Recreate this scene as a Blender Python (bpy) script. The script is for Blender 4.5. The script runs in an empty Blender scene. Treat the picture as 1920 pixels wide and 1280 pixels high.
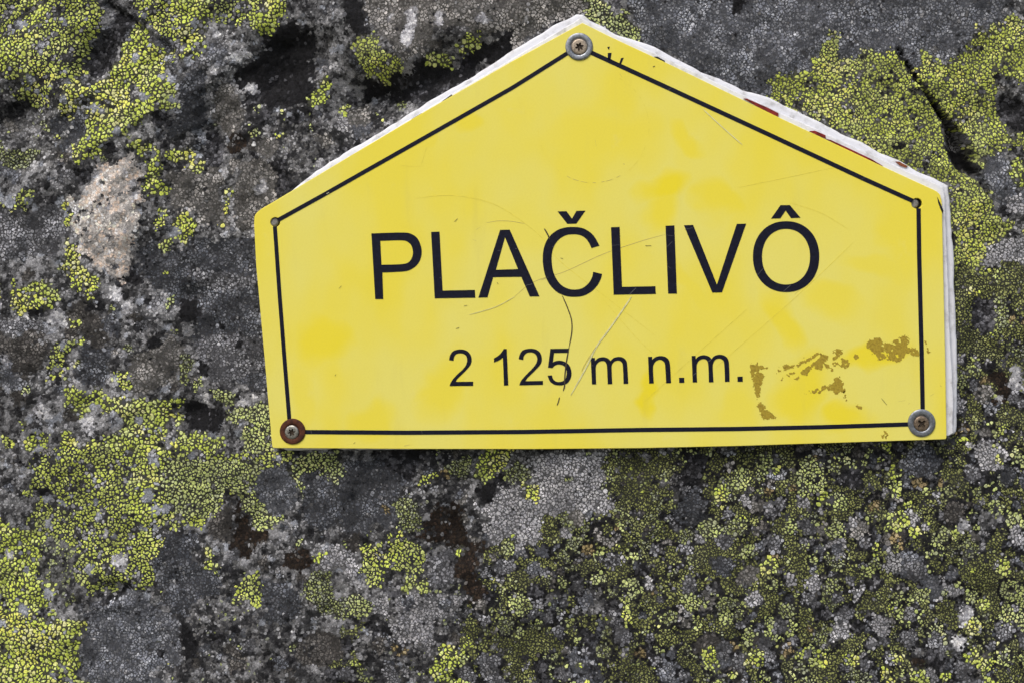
import bpy, math, random
import numpy as np
from mathutils import kdtree, Vector, Matrix
random.seed(7)
RNG = np.random.default_rng(11)
R = math.radians
scene = bpy.context.scene
col = scene.collection

# ------------------------------------------------------------------ camera, sky, sun, exposure
FPX = 1920 * 50 / 36.0          # focal length in photo pixels
DIST = 0.90
TARGET = np.array((0.0, 0.0, 1.5))
yaw, pitch, roll = R(4.0), R(-6.4), R(1.9)
fwd = np.array((-math.sin(yaw) * math.cos(pitch), math.cos(yaw) * math.cos(pitch), math.sin(pitch)))
rgt0 = np.cross(fwd, (0, 0, 1.0)); rgt0 /= np.linalg.norm(rgt0)
up0 = np.cross(rgt0, fwd)
up = up0 * math.cos(roll) + rgt0 * math.sin(roll)
rgt = rgt0 * math.cos(roll) - up0 * math.sin(roll)
CAM = TARGET - fwd * DIST
cd = bpy.data.cameras.new('camera')
cd.lens = 50; cd.sensor_width = 36; cd.clip_start = 0.01; cd.clip_end = 500
cam = bpy.data.objects.new('camera', cd); col.objects.link(cam)
M4 = Matrix(((rgt[0], up[0], -fwd[0], CAM[0]), (rgt[1], up[1], -fwd[1], CAM[1]), (rgt[2], up[2], -fwd[2], CAM[2]), (0, 0, 0, 1)))
cam.matrix_world = M4
scene.camera = cam

SUN_EL = 52.0
sun_az = math.atan2(-0.42, -0.9)          # direction towards the sun: front, a little to the left
world = bpy.data.worlds.new('World'); scene.world = world; world.use_nodes = True
wn = world.node_tree; bg = wn.nodes['Background']
sky = wn.nodes.new('ShaderNodeTexSky'); sky.sky_type = 'NISHITA'; sky.sun_disc = False
sky.sun_elevation = R(SUN_EL); sky.sun_rotation = sun_az % (2 * math.pi)
sky.air_density = 1.0; sky.dust_density = 4.0; sky.ozone_density = 1.0
wn.links.new(sky.outputs[0], bg.inputs[0]); bg.inputs[1].default_value = 0.12
sl = bpy.data.lights.new('sun', 'SUN'); sl.energy = 1.5; sl.angle = R(26); sl.color = (1.0, 0.97, 0.93)
so = bpy.data.objects.new('sun', sl); col.objects.link(so)
sv = Vector((math.sin(sun_az) * math.cos(R(SUN_EL)), math.cos(sun_az) * math.cos(R(SUN_EL)), math.sin(R(SUN_EL))))
so.location = sv * 20; so.rotation_euler = sv.to_track_quat('Z', 'Y').to_euler()
scene.view_settings.view_transform = 'Standard'; scene.view_settings.look = 'None'
scene.view_settings.exposure = 0.45; scene.view_settings.gamma = 1.0
scene.view_settings.use_curve_mapping = False

# ------------------------------------------------------------------ the rock plane: u to the right and v down, 1 unit about a third of a millimetre
def plane(u, v, y=0.0):
    """rock-face chart (u, v) -> world point on the vertical plane Y = y"""
    u = np.asarray(u, float); v = np.asarray(v, float)
    y = np.broadcast_to(np.asarray(y, float), u.shape)
    a = (u - 960) / FPX; b = (640 - v) / FPX
    d = fwd[None] + a.reshape(-1, 1) * rgt[None] + b.reshape(-1, 1) * up[None]
    t = (0.0 - CAM[1]) / d[:, 1]
    p = CAM[None] + d * t[:, None]
    p[:, 1] = y.reshape(-1)
    return p.reshape(u.shape + (3,))

# ------------------------------------------------------------------ noise
_tabs = {}
def vn(x, y, seed=0):
    if seed not in _tabs:
        _tabs[seed] = np.random.default_rng(1000 + seed).random((256, 256))
    t = _tabs[seed]
    xi = np.floor(x).astype(int); yi = np.floor(y).astype(int)
    fx = x - xi; fy = y - yi
    fx = fx * fx * (3 - 2 * fx); fy = fy * fy * (3 - 2 * fy)
    a = t[xi & 255, yi & 255]; b = t[(xi + 1) & 255, yi & 255]
    c = t[xi & 255, (yi + 1) & 255]; d = t[(xi + 1) & 255, (yi + 1) & 255]
    return (a * (1 - fx) + b * fx) * (1 - fy) + (c * (1 - fx) + d * fx) * fy - 0.5
def fbm(x, y, seed=0, octs=4, gain=0.5):
    s = 0; a = 1.0
    for k in range(octs):
        s = s + a * vn(x * 2 ** k + 17.3 * k, y * 2 ** k + 9.1 * k, seed + k); a *= gain
    return s

# ------------------------------------------------------------------ material helpers
class NT:
    def __init__(s, name):
        s.m = bpy.data.materials.new(name); s.m.use_nodes = True
        s.t = s.m.node_tree; s.b = s.t.nodes['Principled BSDF']
    def n(s, kind, **kw):
        nd = s.t.nodes.new('ShaderNode' + kind)
        for k, v in kw.items():
            if k.startswith('i_'): nd.inputs[k[2:].replace('_', ' ')].default_value = v
            else: setattr(nd, k, v)
        return nd
    def l(s, a, b): s.t.links.new(a, b)
    def math(s, op, a, b=0.0, clamp=False):
        nd = s.n('Math', operation=op, use_clamp=clamp)
        for k, x in enumerate((a, b)):
            if isinstance(x, (int, float)): nd.inputs[k].default_value = x
            else: s.l(x, nd.inputs[k])
        return nd.outputs[0]
    def mix(s, f, a, b, blend='MIX'):
        nd = s.n('MixRGB', blend_type=blend)
        for k, x in enumerate((f, a, b)):
            if isinstance(x, (int, float)): nd.inputs[k].default_value = x
            elif isinstance(x, tuple): nd.inputs[k].default_value = x + (1,) * (4 - len(x))
            else: s.l(x, nd.inputs[k])
        return nd.outputs[0]
    def noise(s, vec, scale, detail=3, rough=0.55):
        nd = s.n('TexNoise'); nd.inputs['Scale'].default_value = scale
        nd.inputs['Detail'].default_value = detail; nd.inputs['Roughness'].default_value = rough
        if vec is not None: s.l(vec, nd.inputs['Vector'])
        return nd.outputs['Fac']
    def ramp(s, f, lo, hi, a=0.0, b=1.0):
        nd = s.n('MapRange', interpolation_type='SMOOTHSTEP')
        s.l(f, nd.inputs[0])
        for k, x in enumerate((lo, hi, a, b)): nd.inputs[k + 1].default_value = x
        return nd.outputs[0]
    def bump(s, h, strength, dist):
        nd = s.n('Bump'); nd.inputs['Strength'].default_value = strength; nd.inputs['Distance'].default_value = dist
        s.l(h, nd.inputs['Height']); s.l(nd.outputs[0], s.b.inputs['Normal'])
    def set(s, rough=0.8, spec=0.3, metal=0.0, colr=None):
        s.b.inputs['Roughness'].default_value = rough
        s.b.inputs['Specular IOR Level'].default_value = spec
        s.b.inputs['Metallic'].default_value = metal
        if colr is not None:
            if isinstance(colr, tuple): s.b.inputs['Base Color'].default_value = colr + (1,)
            else: s.l(colr, s.b.inputs['Base Color'])
    def pos(s):
        return s.n('TexCoord').outputs['Object']

def attr_mat(name, rough, spec, sc, amt, bump):
    m = NT(name)
    a = m.n('Attribute', attribute_name='Col').outputs['Color']
    p = m.pos()
    f = m.noise(p, sc, 4, 0.65)
    g = m.ramp(f, 0.28, 0.72, 1 - amt, 1 + amt)
    m.set(rough, spec, 0, m.mix(1.0, a, g, 'MULTIPLY'))
    m.bump(m.noise(p, sc * 1.6, 3, 0.6), bump, 0.0006)
    return m.m
mat_cell = attr_mat('lichen_crust', 0.9, 0.15, 1250, 0.42, 0.5)
mat_rock = attr_mat('rock_surface', 0.85, 0.22, 1300, 0.5, 0.7)

# ------------------------------------------------------------------ object helpers
def tag(o, label=None, cat=None, group=None, kind=None):
    for k, v in (('label', label), ('category', cat), ('group', group), ('kind', kind)):
        if v: o[k] = v
    return o
def mesh_obj(name, verts, faces, mat, parent=None, smooth=True, origin=None):
    """verts (n,3) world, faces: list of int arrays (each (k, 3 or 4)); one mesh object"""
    verts = np.asarray(verts, float)
    org = np.zeros(3) if origin is None else np.asarray(origin, float)
    me = bpy.data.meshes.new(name)
    fl = [np.asarray(f, int) for f in faces if len(f)]
    nl = sum(f.size for f in fl); nf = sum(len(f) for f in fl)
    me.vertices.add(len(verts)); me.loops.add(nl); me.polygons.add(nf)
    me.vertices.foreach_set('co', (verts - org).astype(np.float32).ravel())
    me.loops.foreach_set('vertex_index', np.concatenate([f.ravel() for f in fl]).astype(np.int32))
    tot = np.concatenate([np.full(len(f), f.shape[1]) for f in fl])
    me.polygons.foreach_set('loop_start', (np.cumsum(tot) - tot).astype(np.int32))
    me.polygons.foreach_set('use_smooth', np.full(nf, smooth))
    me.update(calc_edges=True); me.validate()
    if mat: me.materials.append(mat)
    o = bpy.data.objects.new(name, me); col.objects.link(o); o.location = org
    if parent is not None:
        o.parent = parent; o.location = org - np.array(parent.location)
    return o
def set_col(o, c):
    a = o.data.attributes.new('Col', 'FLOAT_COLOR', 'POINT')
    c4 = np.ones((len(c), 4), np.float32); c4[:, :3] = c
    a.data.foreach_set('color', c4.ravel())

def in_poly(px, py, poly):
    inside = np.zeros(px.shape, bool); n = len(poly)
    for i in range(n):
        x1, y1 = poly[i]; x2, y2 = poly[(i + 1) % n]
        if y1 == y2: continue
        c = ((y1 > py) != (y2 > py)) & (px < (x2 - x1) * (py - y1) / (y2 - y1) + x1)
        inside ^= c
    return inside

# sign outlines (chart units)
PANEL = [(1092,43.5),(1147.5,71),(1260,123.4),(1457,219),(1657.5,313.6),(1751,356.5),(1758,360.5),(1763,366),(1766,378),(1766.6,393),(1768.4,480),(1772.8,680),(1774.9,818),(1774,822.3),(1771,823),(1620,827.9),(1380,835.6),(1200,839.5),(1000,841.3),(760,841),(632,840),(516,839.5),(511.5,838.5),(510,835),(496.7,680),(480.3,500),(476.2,420),(476.8,407),(479,402),(484,396.5),(491,391.5),(541,362),(640,302.5),(800,207.5),(960,115.3)]
BED = [(541,362),(565,343),(590,323),(624,300),(690,262),(750,224),(808,188),(862,158),(919,122.6),(965,92),(1009.5,67),(1035,48),(1060,37),(1078.7,26.5),(1091,28.5),(1105,40.6),(1132,52),(1153.7,65),(1194,78),(1225.6,89),(1260,108),(1280,117.5),(1312,136),(1347,148),(1390,170),(1438,183),(1485,207),(1532,228),(1575,252),(1616,269),(1650,290),(1683,302),(1716,322),(1750,336),(1775.5,351),(1778.6,380),(1782.5,436),(1785.6,480),(1788,560),(1791,640),(1793,742),(1791,812),(1786,817),(1776,818),(1500,825),(1000,838),(800,842),(760,845.3),(700,846),(640,845.2),(627,842.5),(616,845.6),(560,847),(535,846.4),(514,840.5),(530,800),(500,500),(505,400)]
# ------------------------------------------------------------------ what grows where on the rock, ledge and crack shade painted in as k: outlines traced on the chart, painted in order
def pts(s, ox=0.0, oy=0.0, sc=1.0):
    return [(ox + float(a) / sc, oy + float(b) / sc) for a, b in (q.split(',') for q in s.split())]
TO = {'A': (0, 0, 2.977), 'B': (0, 420, 2.977), 'C': (0, 850, 2.977), 'D': (640, 850, 2.977), 'E': (1280, 850, 2.977), 'F': (1280, 0, 2.977), 'G': (640, 0, 2.977), 'S': (1740, 420, 2.783), 'P': (0, 0, 1)}
PATCH = """
P M 880,1020 1140,850 1800,830 1788,500 1920,480 1920,1280 600,1280 640,1190 800,1150
A d 0,390 60,400 90,540 200,560 280,600 360,680 300,800 150,780 0,700
A d 1330,560 1660,560 1800,700 1905,800 1780,930 1560,900 1350,860
A e 200,600 500,500 900,560 900,900 700,830 400,920 200,1000 0,1000 0,800 300,800
A o 0,840 120,830 170,860 100,950 0,960
A y 0,0 560,0 530,70 560,120 480,220 450,330 460,420 380,440 300,430 290,520 200,560 90,540 60,400 0,380
A Y 150,0 240,30 200,200 150,330 160,400 150,540 90,540 100,440 90,330 120,180 110,60
A Y 0,180 80,220 60,380 0,380
A y 700,0 930,0 940,60 970,120 960,200 860,200 820,140 760,110 720,60
A y 1190,0 1460,0 1440,60 1380,110 1340,150 1290,130 1200,110
A Y 740,150 770,200 850,260 940,280 970,330 930,370 900,440 990,470 990,520 970,600 920,600 870,560 830,620 800,700 740,720 650,770 560,820 500,910 430,920 370,870 400,820 440,770 440,680 380,660 300,620 330,560 330,480 420,440 520,440 600,400 640,350 650,280 700,230 |large bright yellow lichen patch in the upper left, above the pale bare granite
A d 690,460 750,490 760,550 710,580 680,530
A Y 940,40 960,0 1180,0 1180,90 1130,130 1140,210 1090,260 1070,330 1040,370 1010,330 1000,260 970,200 980,120 |bright yellow lichen tongue hanging from the top edge, left of the black hollow
A b 980,440 1060,400 1110,380 1130,520 1130,680 1040,730 940,740 920,680 960,640 1000,590 1000,500
A n 1170,520 1200,440 1280,470 1310,540 1330,660 1300,740 1200,760 1150,700
A f 1090,740 1200,770 1210,930 1130,980 1080,960 1090,860
A m 1220,760 1320,740 1350,800 1300,870 1230,850
A f 460,330 530,180 600,130 580,80 640,60 750,110 720,180 640,220 600,290 620,370 560,400 480,420
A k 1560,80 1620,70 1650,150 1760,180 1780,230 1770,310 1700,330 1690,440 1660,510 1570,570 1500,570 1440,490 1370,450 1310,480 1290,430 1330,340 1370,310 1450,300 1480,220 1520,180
A Y 1400,110 1370,90 1440,60 1470,0 1540,0 1580,50 1540,90 1500,200 1440,210 1400,180 |bright yellow lichen patch directly above the black hollow at the top edge
A Y 1680,500 1740,440 1800,410 1810,450 1780,540 1730,580 1690,570 1660,540 |yellow lichen patch just below the black hollow, on its right side
A Y 1850,580 1905,570 1905,640 1860,620
A p 1370,780 1360,740 1400,700 1430,710 1430,750 1400,760
A p 1380,590 1440,570 1450,620 1390,620
A Y 1510,730 1560,740 1540,770 1510,760
A p 1690,680 1720,670 1730,720 1700,720
A n 1420,800 1480,750 1530,790 1530,850 1480,900 1430,890 1400,850
A f 1480,920 1560,900 1600,1000 1630,1040 1560,1100 1500,1060
A n 1300,930 1480,920 1520,1010 1520,1110 1470,1200 1420,1280 1290,1280 1280,1150 1310,1040
A W 1380,1060 1430,1000 1460,1040 1440,1080 1390,1095
A W 1330,480 1380,450 1430,490 1380,510
A W 1150,150 1190,110 1210,190 1170,210
A W 1280,300 1350,260 1380,290 1300,340
A n 900,940 980,930 1040,960 1210,960 1250,1010 1230,1090 1200,1180 1170,1240 1100,1280 1040,1280 1010,1200 930,1190 890,1120 900,1050 |grey brown cracked lichen patch right of the pale bare granite, left of the sign
A Y 740,1060 800,1010 790,880 700,830 730,790 800,800 880,790 900,900 860,960 860,1020 890,1070 880,1110 830,1080
A Y 900,810 960,800 1020,830 1070,880 1090,950 1050,975 1000,950 990,900 930,890 |small yellow lichen patch above the grey brown cracked lichen patch
A q 360,1150 500,1010 540,930 640,910 750,870 785,960 770,1040 760,1150 765,1290 350,1290
B q 350,-15 760,-15 765,60 730,130 735,200 705,300 670,350 600,345 550,310 505,260 500,210 460,160 410,100
A b 300,830 360,700 390,620 460,620 440,700 440,760 380,820 320,870
A y 0,1190 40,1140 100,1090 170,1040 180,1100 150,1200 140,1280 100,1280 110,1220
A g 140,1200 260,1160 310,1200 300,1280 140,1280
A g 0,1200 100,1180 100,1280 0,1280
A y 330,1200 390,1170 350,1280 310,1280
A Y 300,1180 320,1120 340,1150 330,1190
A Y 1200,1200 1230,1080 1260,1040 1280,1080 1240,1150 1210,1200 1190,1270 1170,1270
A Y 930,1280 940,1200 1000,1200 1040,1260 1050,1280
A Y 830,1230 850,1170 890,1190 890,1250 840,1270
B g 0,50 100,0 140,0 330,30 350,80 320,100 330,200 250,220 150,200 100,190 60,260 0,230
B Y 350,70 400,130 440,150 420,230 470,270 525,320 510,360 470,365 500,420 470,440 430,380 370,390 380,330 330,270 320,230 360,190 |narrow yellow lichen patch on the lower left side of the pale bare granite
B Y 10,370 100,380 160,320 230,340 300,390 310,440 240,470 250,510 200,480 140,500 90,540 60,500 20,470 |yellow lichen patch at the left edge, level with the middle of the sign
B W 260,500 310,480 330,530 340,600 300,590 240,560
B g 0,520 80,540 220,570 240,620 40,620 0,640
B c 340,480 410,430 440,400 480,480 530,550 550,600 570,680 520,720 470,700 420,620 360,600 330,540
B k 440,430 490,460 510,480 450,500
B Y 350,550 390,535 420,560 400,590 355,590
B Y 370,690 400,650 430,660 450,690 400,710
B Y 920,20 940,0 1050,0 1070,40 1040,100 1000,150 970,140 940,100 880,170 860,130 900,90
B Y 820,10 880,0 870,40 830,40
B b 740,320 760,140 830,100 900,190 1000,160 1060,100 1130,80 1280,60 1420,90 1430,230 1440,400 1450,560 1470,700 1480,900 1380,950 1280,930 1200,850 1050,790 1060,720 1010,640 1040,560 1060,460 1000,420 940,420 860,380 800,360
B g 1040,280 1150,260 1300,290 1420,300 1400,360 1200,380 1060,360
B g 1040,720 1090,650 1200,660 1280,640 1440,600 1450,740 1420,820 1330,840 1280,900 1180,900 1050,780
B k 950,420 1040,440 1080,520 1040,570 960,550
B k 1170,580 1200,580 1200,610 1170,610
B k 1270,670 1310,660 1320,710 1280,720
B n 690,790 760,740 850,700 880,640 950,680 970,740 960,860 950,930 870,920 800,970 720,940 720,880 680,850 |grey cracked lichen patch above the big yellow lichen field, left of the sign
B W 640,440 710,440 720,500 690,520 660,500
B W 580,360 640,370 650,430 590,430
B W 670,540 740,560 700,590
B d 720,660 800,620 850,680 790,740 720,740
B y 240,720 260,680 330,660 350,720 330,770 340,820 310,880 270,900 220,890 230,830 250,780
B y 870,270 910,260 890,320 860,310
B p 900,430 910,390 940,400 930,460 900,470
B o 660,740 640,720 690,680 700,710 690,760
B b 370,850 410,770 440,700 500,720 560,760 580,820 560,900 480,920 400,900
B Y 370,800 410,770 430,800 400,830
B c 30,640 150,620 240,680 240,750 200,850 120,900 50,850
B W 0,720 30,740 20,800 0,800
B o 960,760 1000,740 1050,800 1010,850 1000,920 960,900
B p 1040,900 1080,870 1110,910 1070,940 1070,980 1040,950
B p 1150,940 1250,950 1290,980 1270,1040 1200,1030 1160,980
B W 1080,970 1130,960 1160,1010 1150,1050 1100,1020
B W 1290,1010 1330,990 1350,1030 1300,1040
B W 140,1040 200,1010 260,1080 220,1120 160,1110
B W 400,1080 460,1090 490,1150 480,1200 410,1170
B Y 310,1000 340,920 380,940 500,960 560,900 600,950 680,950 800,980 880,980 990,1020 990,1060 900,1080 960,1110 950,1170 900,1190 940,1230 1000,1180 1080,1170 1200,1170 1200,1240 1130,1280 450,1280 460,1230 560,1200 640,1190 680,1120 620,1080 540,1070 540,1020 420,1030 420,1070 370,1060
B y 620,850 650,820 700,860 720,930 680,940 640,910
B k 1000,1030 1060,1010 1110,1050 1200,1060 1230,1100 1200,1160 1080,1170 1000,1160 970,1120
B p 1250,1060 1330,1040 1490,1040 1510,1240 1500,1280 1340,1280 1320,1180 1350,1130 1280,1120 1240,1110
B Y 80,1110 120,1090 120,1140 100,1170
B y 0,1200 40,1200 30,1260 0,1280
B Y 100,1200 180,1180 250,1210 200,1280 100,1280
B Y 300,1180 370,1170 400,1240 390,1280 300,1280
C d 860,500 1000,500 1420,700 1640,960 1640,1280 950,1280 850,900
C y 130,60 240,0 1600,0 1590,80 1490,120 1440,170 1420,250 1370,300 1300,260 1260,230 1210,210 1170,330 1120,400 1110,440 1000,450 920,490 890,560 850,600 830,700 830,770 750,830 690,760 640,780 590,830 490,830 430,780 370,740 340,680 370,580 340,540 230,500 230,470 160,460 100,440 100,380 170,300 90,290 100,220 130,200
C p 900,60 1100,40 1450,60 1440,200 1300,220 1200,200 1150,330 1000,430 900,300
C Y 760,60 880,50 880,260 830,430 760,420 700,300
C k 140,230 230,220 240,270 180,280
C Y 0,380 100,440 220,480 170,560 210,600 160,680 250,780 250,830 160,880 220,920 330,920 440,970 420,1080 390,1120 370,1200 390,1280 0,1280
C D 170,560 240,480 350,520 370,640 340,720 300,830 230,750 170,640
C W 590,600 640,570 690,590 680,650 660,700 620,670
C W 530,510 550,440 575,450 560,500
C W 0,560 25,570 20,610 0,610
C k 500,870 500,830 590,840 650,780 720,790 690,850 640,870 580,860 520,880
C B 430,900 500,870 650,860 700,820 780,840 850,870 940,960 980,1060 980,1200 900,1220 820,1210 780,1280 440,1280 370,1200 400,1110 440,1060 |large blue grey lichen patch at the bottom edge, right of the yellow lichen
C Y 815,1075 840,1070 840,1095 820,1095
C Y 895,1195 930,1190 925,1215 900,1215
C k 820,1130 860,1130 860,1165 820,1165
C k 960,960 1010,1000 1070,1080 1080,1200 1000,1200 980,1050
C b 860,600 900,490 1000,500 1100,480 1110,540 1050,640 1100,700 1230,720 1200,800 1150,880 1080,900 1000,980 940,930 860,860 840,780 840,680
C c 1120,440 1170,340 1240,320 1250,530 1150,510
C m 1240,250 1270,230 1260,300 1330,400 1360,480 1470,490 1500,570 1400,560 1380,620 1310,600 1290,540 1240,530 1250,420
C Y 1110,540 1130,520 1160,560 1160,650 1200,660 1205,705 1090,700 1090,680 1120,640 1105,600 |narrow upright yellow lichen patch alone on dark rock, below the sign's left corner
C B 1390,220 1440,140 1490,110 1560,80 1590,140 1640,190 1630,250 1590,330 1530,370 1460,350 1420,280
C b 1700,150 1740,120 1800,130 1850,180 1880,230 1905,240 1905,420 1800,470 1700,430 1620,340 1640,260 1690,260
C p 1600,70 1660,40 1720,20 1905,0 1905,230 1870,200 1850,170 1800,130 1740,120 1700,150 1690,240 1640,260 1640,190 1600,150 |yellow lichen patch with a hanging tongue right under the sign's lower left corner
C p 1280,290 1350,270 1430,280 1460,350 1540,370 1550,400 1500,420 1500,470 1390,470 1350,440 1350,390 1300,340
C m 1560,600 1700,560 1750,640 1640,700 1540,680
C g 1240,560 1300,560 1310,640 1240,650
C w 1800,580 1860,530 1905,530 1905,680 1800,690 1770,640
C Y 1730,620 1760,590 1800,590 1780,640 1740,640
C y 1300,800 1350,700 1420,690 1430,760 1410,920 1360,890 1340,830 1270,900 1260,870
C b 1440,720 1560,760 1640,820 1640,940 1580,1000 1480,1010 1420,900 1430,780
C o 1650,800 1720,700 1830,700 1850,830 1905,850 1905,950 1840,970 1760,940 1740,870 1660,840
C c 1640,1100 1740,1060 1880,1080 1905,1180 1830,1240 1680,1220 1630,1150
D d 640,0 0,0 0,500 300,690 0,1200 560,1280 700,900 800,500
D b 0,60 130,40 330,60 440,100 410,210 310,180 290,330 200,420 60,470 0,440
D f 150,0 440,0 440,100 380,190 300,140 200,80
D y 420,200 430,150 520,140 520,200
D o 540,90 640,60 720,30 720,90 680,190 600,160
D t 540,110 580,110 580,160 540,160
D Y 730,130 750,60 830,0 920,0 910,80 870,130 850,200 800,230 770,190 |yellow lichen patch below the sign's lower edge, left of the pale grey lichen
D o 910,110 980,60 1060,110 1060,170 960,190 920,160
D o 260,280 360,280 450,400 400,460 300,430
D O 1440,-20 1660,-20 1905,-20 1905,120 1830,200 1880,330 1780,400 1800,520 1690,470 1650,540 1560,420 1470,370 1530,290 1490,190 1440,150 1480,60
D k 880,150 910,120 930,200 900,240 870,320 800,310 750,260 770,230 850,220
D w 1060,90 1130,30 1190,0 1460,0 1450,80 1440,170 1500,220 1510,320 1420,350 1300,330 1220,370 1130,400 1080,440 1080,510 1000,550 920,510 830,560 760,500 750,450 820,440 820,390 750,380 770,360 860,330 900,230 970,190 1000,200 1040,290 1120,290 1130,210 1080,130 |large pale lilac grey lichen patch below the middle of the sign
D Y 1000,210 1040,190 1110,220 1120,280 1080,300 1020,270
D o 1240,140 1280,130 1290,165 1250,170
D m 470,360 560,330 650,370 700,440 680,540 800,570 720,640 730,740 780,830 740,880 680,820 640,700 620,600 560,520 480,450
D y 300,480 460,470 460,540 450,650 400,680 320,690 230,720 210,770 130,790 90,700 70,630 110,600 60,560 100,510 180,520
D Y 320,800 330,710 380,710 460,720 480,800 430,820 400,780 350,820 |yellow lichen patch sitting on top of the pale blue grey lichen near the bottom
D w 250,880 300,830 380,810 450,830 500,790 620,790 660,840 600,950 520,970 490,1010 500,1080 470,1130 400,1100 330,1110 240,1050 220,1000 290,970 |pale blue grey lichen patch with dark spots near the bottom edge
D B 310,840 390,830 400,890 330,920
D B 520,840 600,830 610,900 540,910
D g 480,580 600,560 640,720 600,770 480,770
D w 0,540 60,600 70,700 0,720
D p 0,820 50,820 140,860 140,940 80,960 50,920 0,950
D Y 480,1180 560,1120 640,1160 700,1090 710,1130 640,1220 560,1280 480,1270 |yellow lichen patch at the bottom edge, right below the pale blue grey lichen
D Y 20,1200 60,1150 80,1220 40,1240
D Y 610,590 650,540 680,560 630,620
D p 880,560 910,510 950,560 960,600 900,600
D y 1560,900 1570,820 1610,820 1620,900 1640,960 1590,1000
D t 210,310 250,310 250,360 210,350
D t 260,1090 300,1120 300,1180 270,1170
D t 330,1130 360,1130 350,1170 330,1170
F B 0,0 1905,0 1850,100 1800,120 1690,150 1630,220 1600,310 1480,360 1440,350 1390,300 1370,270 1290,350 1210,250 1160,210 1140,280 1050,300 1010,340 930,300 900,180 850,135 810,160 830,220 760,280 710,350 650,380 540,410 510,480 480,550 400,520 200,440 0,340
F V 810,160 850,135 900,180 930,300 1010,340 1050,300 1140,280 1160,210 1210,250 1290,350 1370,270 1390,300 1440,370 1600,320 1640,220 1700,150 1800,110 1905,60 1905,440 1780,420 1760,560 1800,700 1905,720 1905,760 1740,850 1690,920 1650,900 1640,830 1550,700 1480,640 1480,800 1560,950 1680,1000 1760,1060 1790,1140 1870,1240 1870,1280 1490,1280 1480,1045 480,550 520,410 650,380 720,340 740,280 800,240 |large yellow lichen field right of the sign's roof, split by a dark crack
F f 1760,560 1800,530 1905,560 1905,720 1810,700 1790,640
F k 1745,420 1790,405 1800,440 1760,460
F k 270,20 330,0 390,10 320,60 280,60
F k 1200,790 1240,780 1250,830 1210,830
F v 600,590 700,630 760,680 640,630
F v 820,720 960,760 1080,880 900,800
F B 1740,860 1830,850 1860,950 1880,1050 1850,1160 1800,1120 1760,1050 1690,980
F w 1820,1090 1905,1060 1905,1200 1850,1180
F Y 1850,880 1905,850 1905,1050 1870,1030
F k 1480,810 1560,840 1640,880 1690,960 1600,960 1540,920
F G 1490,720 1540,690 1580,760 1630,830 1600,850 1520,830
F k 1200,250 1225,250 1340,460 1350,480 1330,470
F k 1400,530 1440,570 1500,680 1480,700 1440,620
S V 120,0 475,0 460,50 400,80 330,100 330,180 300,240 220,240 200,300 150,315 130,200
S k 120,60 160,60 165,130 130,150
S w 325,110 400,80 440,110 501,110 501,200 420,200 350,190 310,250 330,170
S O 135,310 220,250 330,230 400,200 501,240 501,340 400,380 240,390 250,560 380,580 330,660 150,700
S Y 230,340 300,345 300,385 240,385
S p 340,260 400,250 420,290 360,305
S f 260,395 360,390 375,440 385,490 370,560 300,575 250,545 245,480
S o 400,380 440,390 440,540 400,570 370,590 380,500
S p 235,740 280,740 315,780 270,800 235,785
S t 290,830 350,805 365,830 310,850
S n 270,860 350,850 390,900 330,960 280,930
S o 170,770 230,790 250,860 180,850
S m 350,790 420,760 470,880 460,960 390,960 400,880
S W 400,920 440,900 440,950 410,960
S W 480,750 501,740 501,890 460,880
S W 240,1150 270,1160 285,1190 250,1180
S y 380,1160 420,1140 415,1180 380,1200
S y 400,1055 460,1060 465,1120 410,1120
S k 160,1050 210,1050 210,1090 170,1090
G k 0,0 150,0 110,100 160,180 80,220 0,120
G n 560,0 1400,0 1380,90 1320,80 1230,120 1080,220 940,270 940,190 880,160 720,150 600,200 560,150 |wide brown grey cracked lichen patch along the top edge, left of the sign's peak
G n 120,30 200,0 520,0 560,40 520,100 560,200 510,260 380,330 320,320 300,260 250,180 170,120
G W 340,50 400,20 420,110 400,230 370,270 330,200 350,130
G W 740,110 790,60 830,100 810,120
G W 1015,70 1040,100 1020,125
G W 240,80 290,80 260,105
G W 520,60 560,60 580,140 520,130
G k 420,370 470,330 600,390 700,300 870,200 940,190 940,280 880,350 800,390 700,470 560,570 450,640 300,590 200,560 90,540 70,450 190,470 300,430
G f 300,430 420,400 560,450 700,420 560,560 420,600 300,560
G V 60,230 160,170 210,170 230,260 300,310 350,380 300,430 230,470 190,460 110,410 90,310 |rounded yellow lichen patch on the ledge lip above the sign's left slope
G Y 460,300 560,280 600,320 600,380 520,370 470,360
G Y 640,250 700,170 760,210 770,270 700,290 640,310 |small yellow lichen patch on the ledge lip nearest the sign's peak
G Y 0,560 40,590 30,640 0,650
G o 270,570 340,560 330,610 280,610
G d 0,640 220,600 300,640 220,760 0,860
G n 0,580 120,560 130,650 60,690 0,670
G W 220,680 270,640 260,700
G p 1380,0 1470,0 1490,50 1520,100 1600,80 1700,150 1720,220 1640,230 1520,170 1430,100 1390,110 |yellow green lichen strip on the right of the sign's peak at the top edge
G f 1500,0 1590,0 1570,50 1510,40
G B 1590,0 1905,0 1905,300 1740,240 1700,140 1640,60
"""
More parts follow.
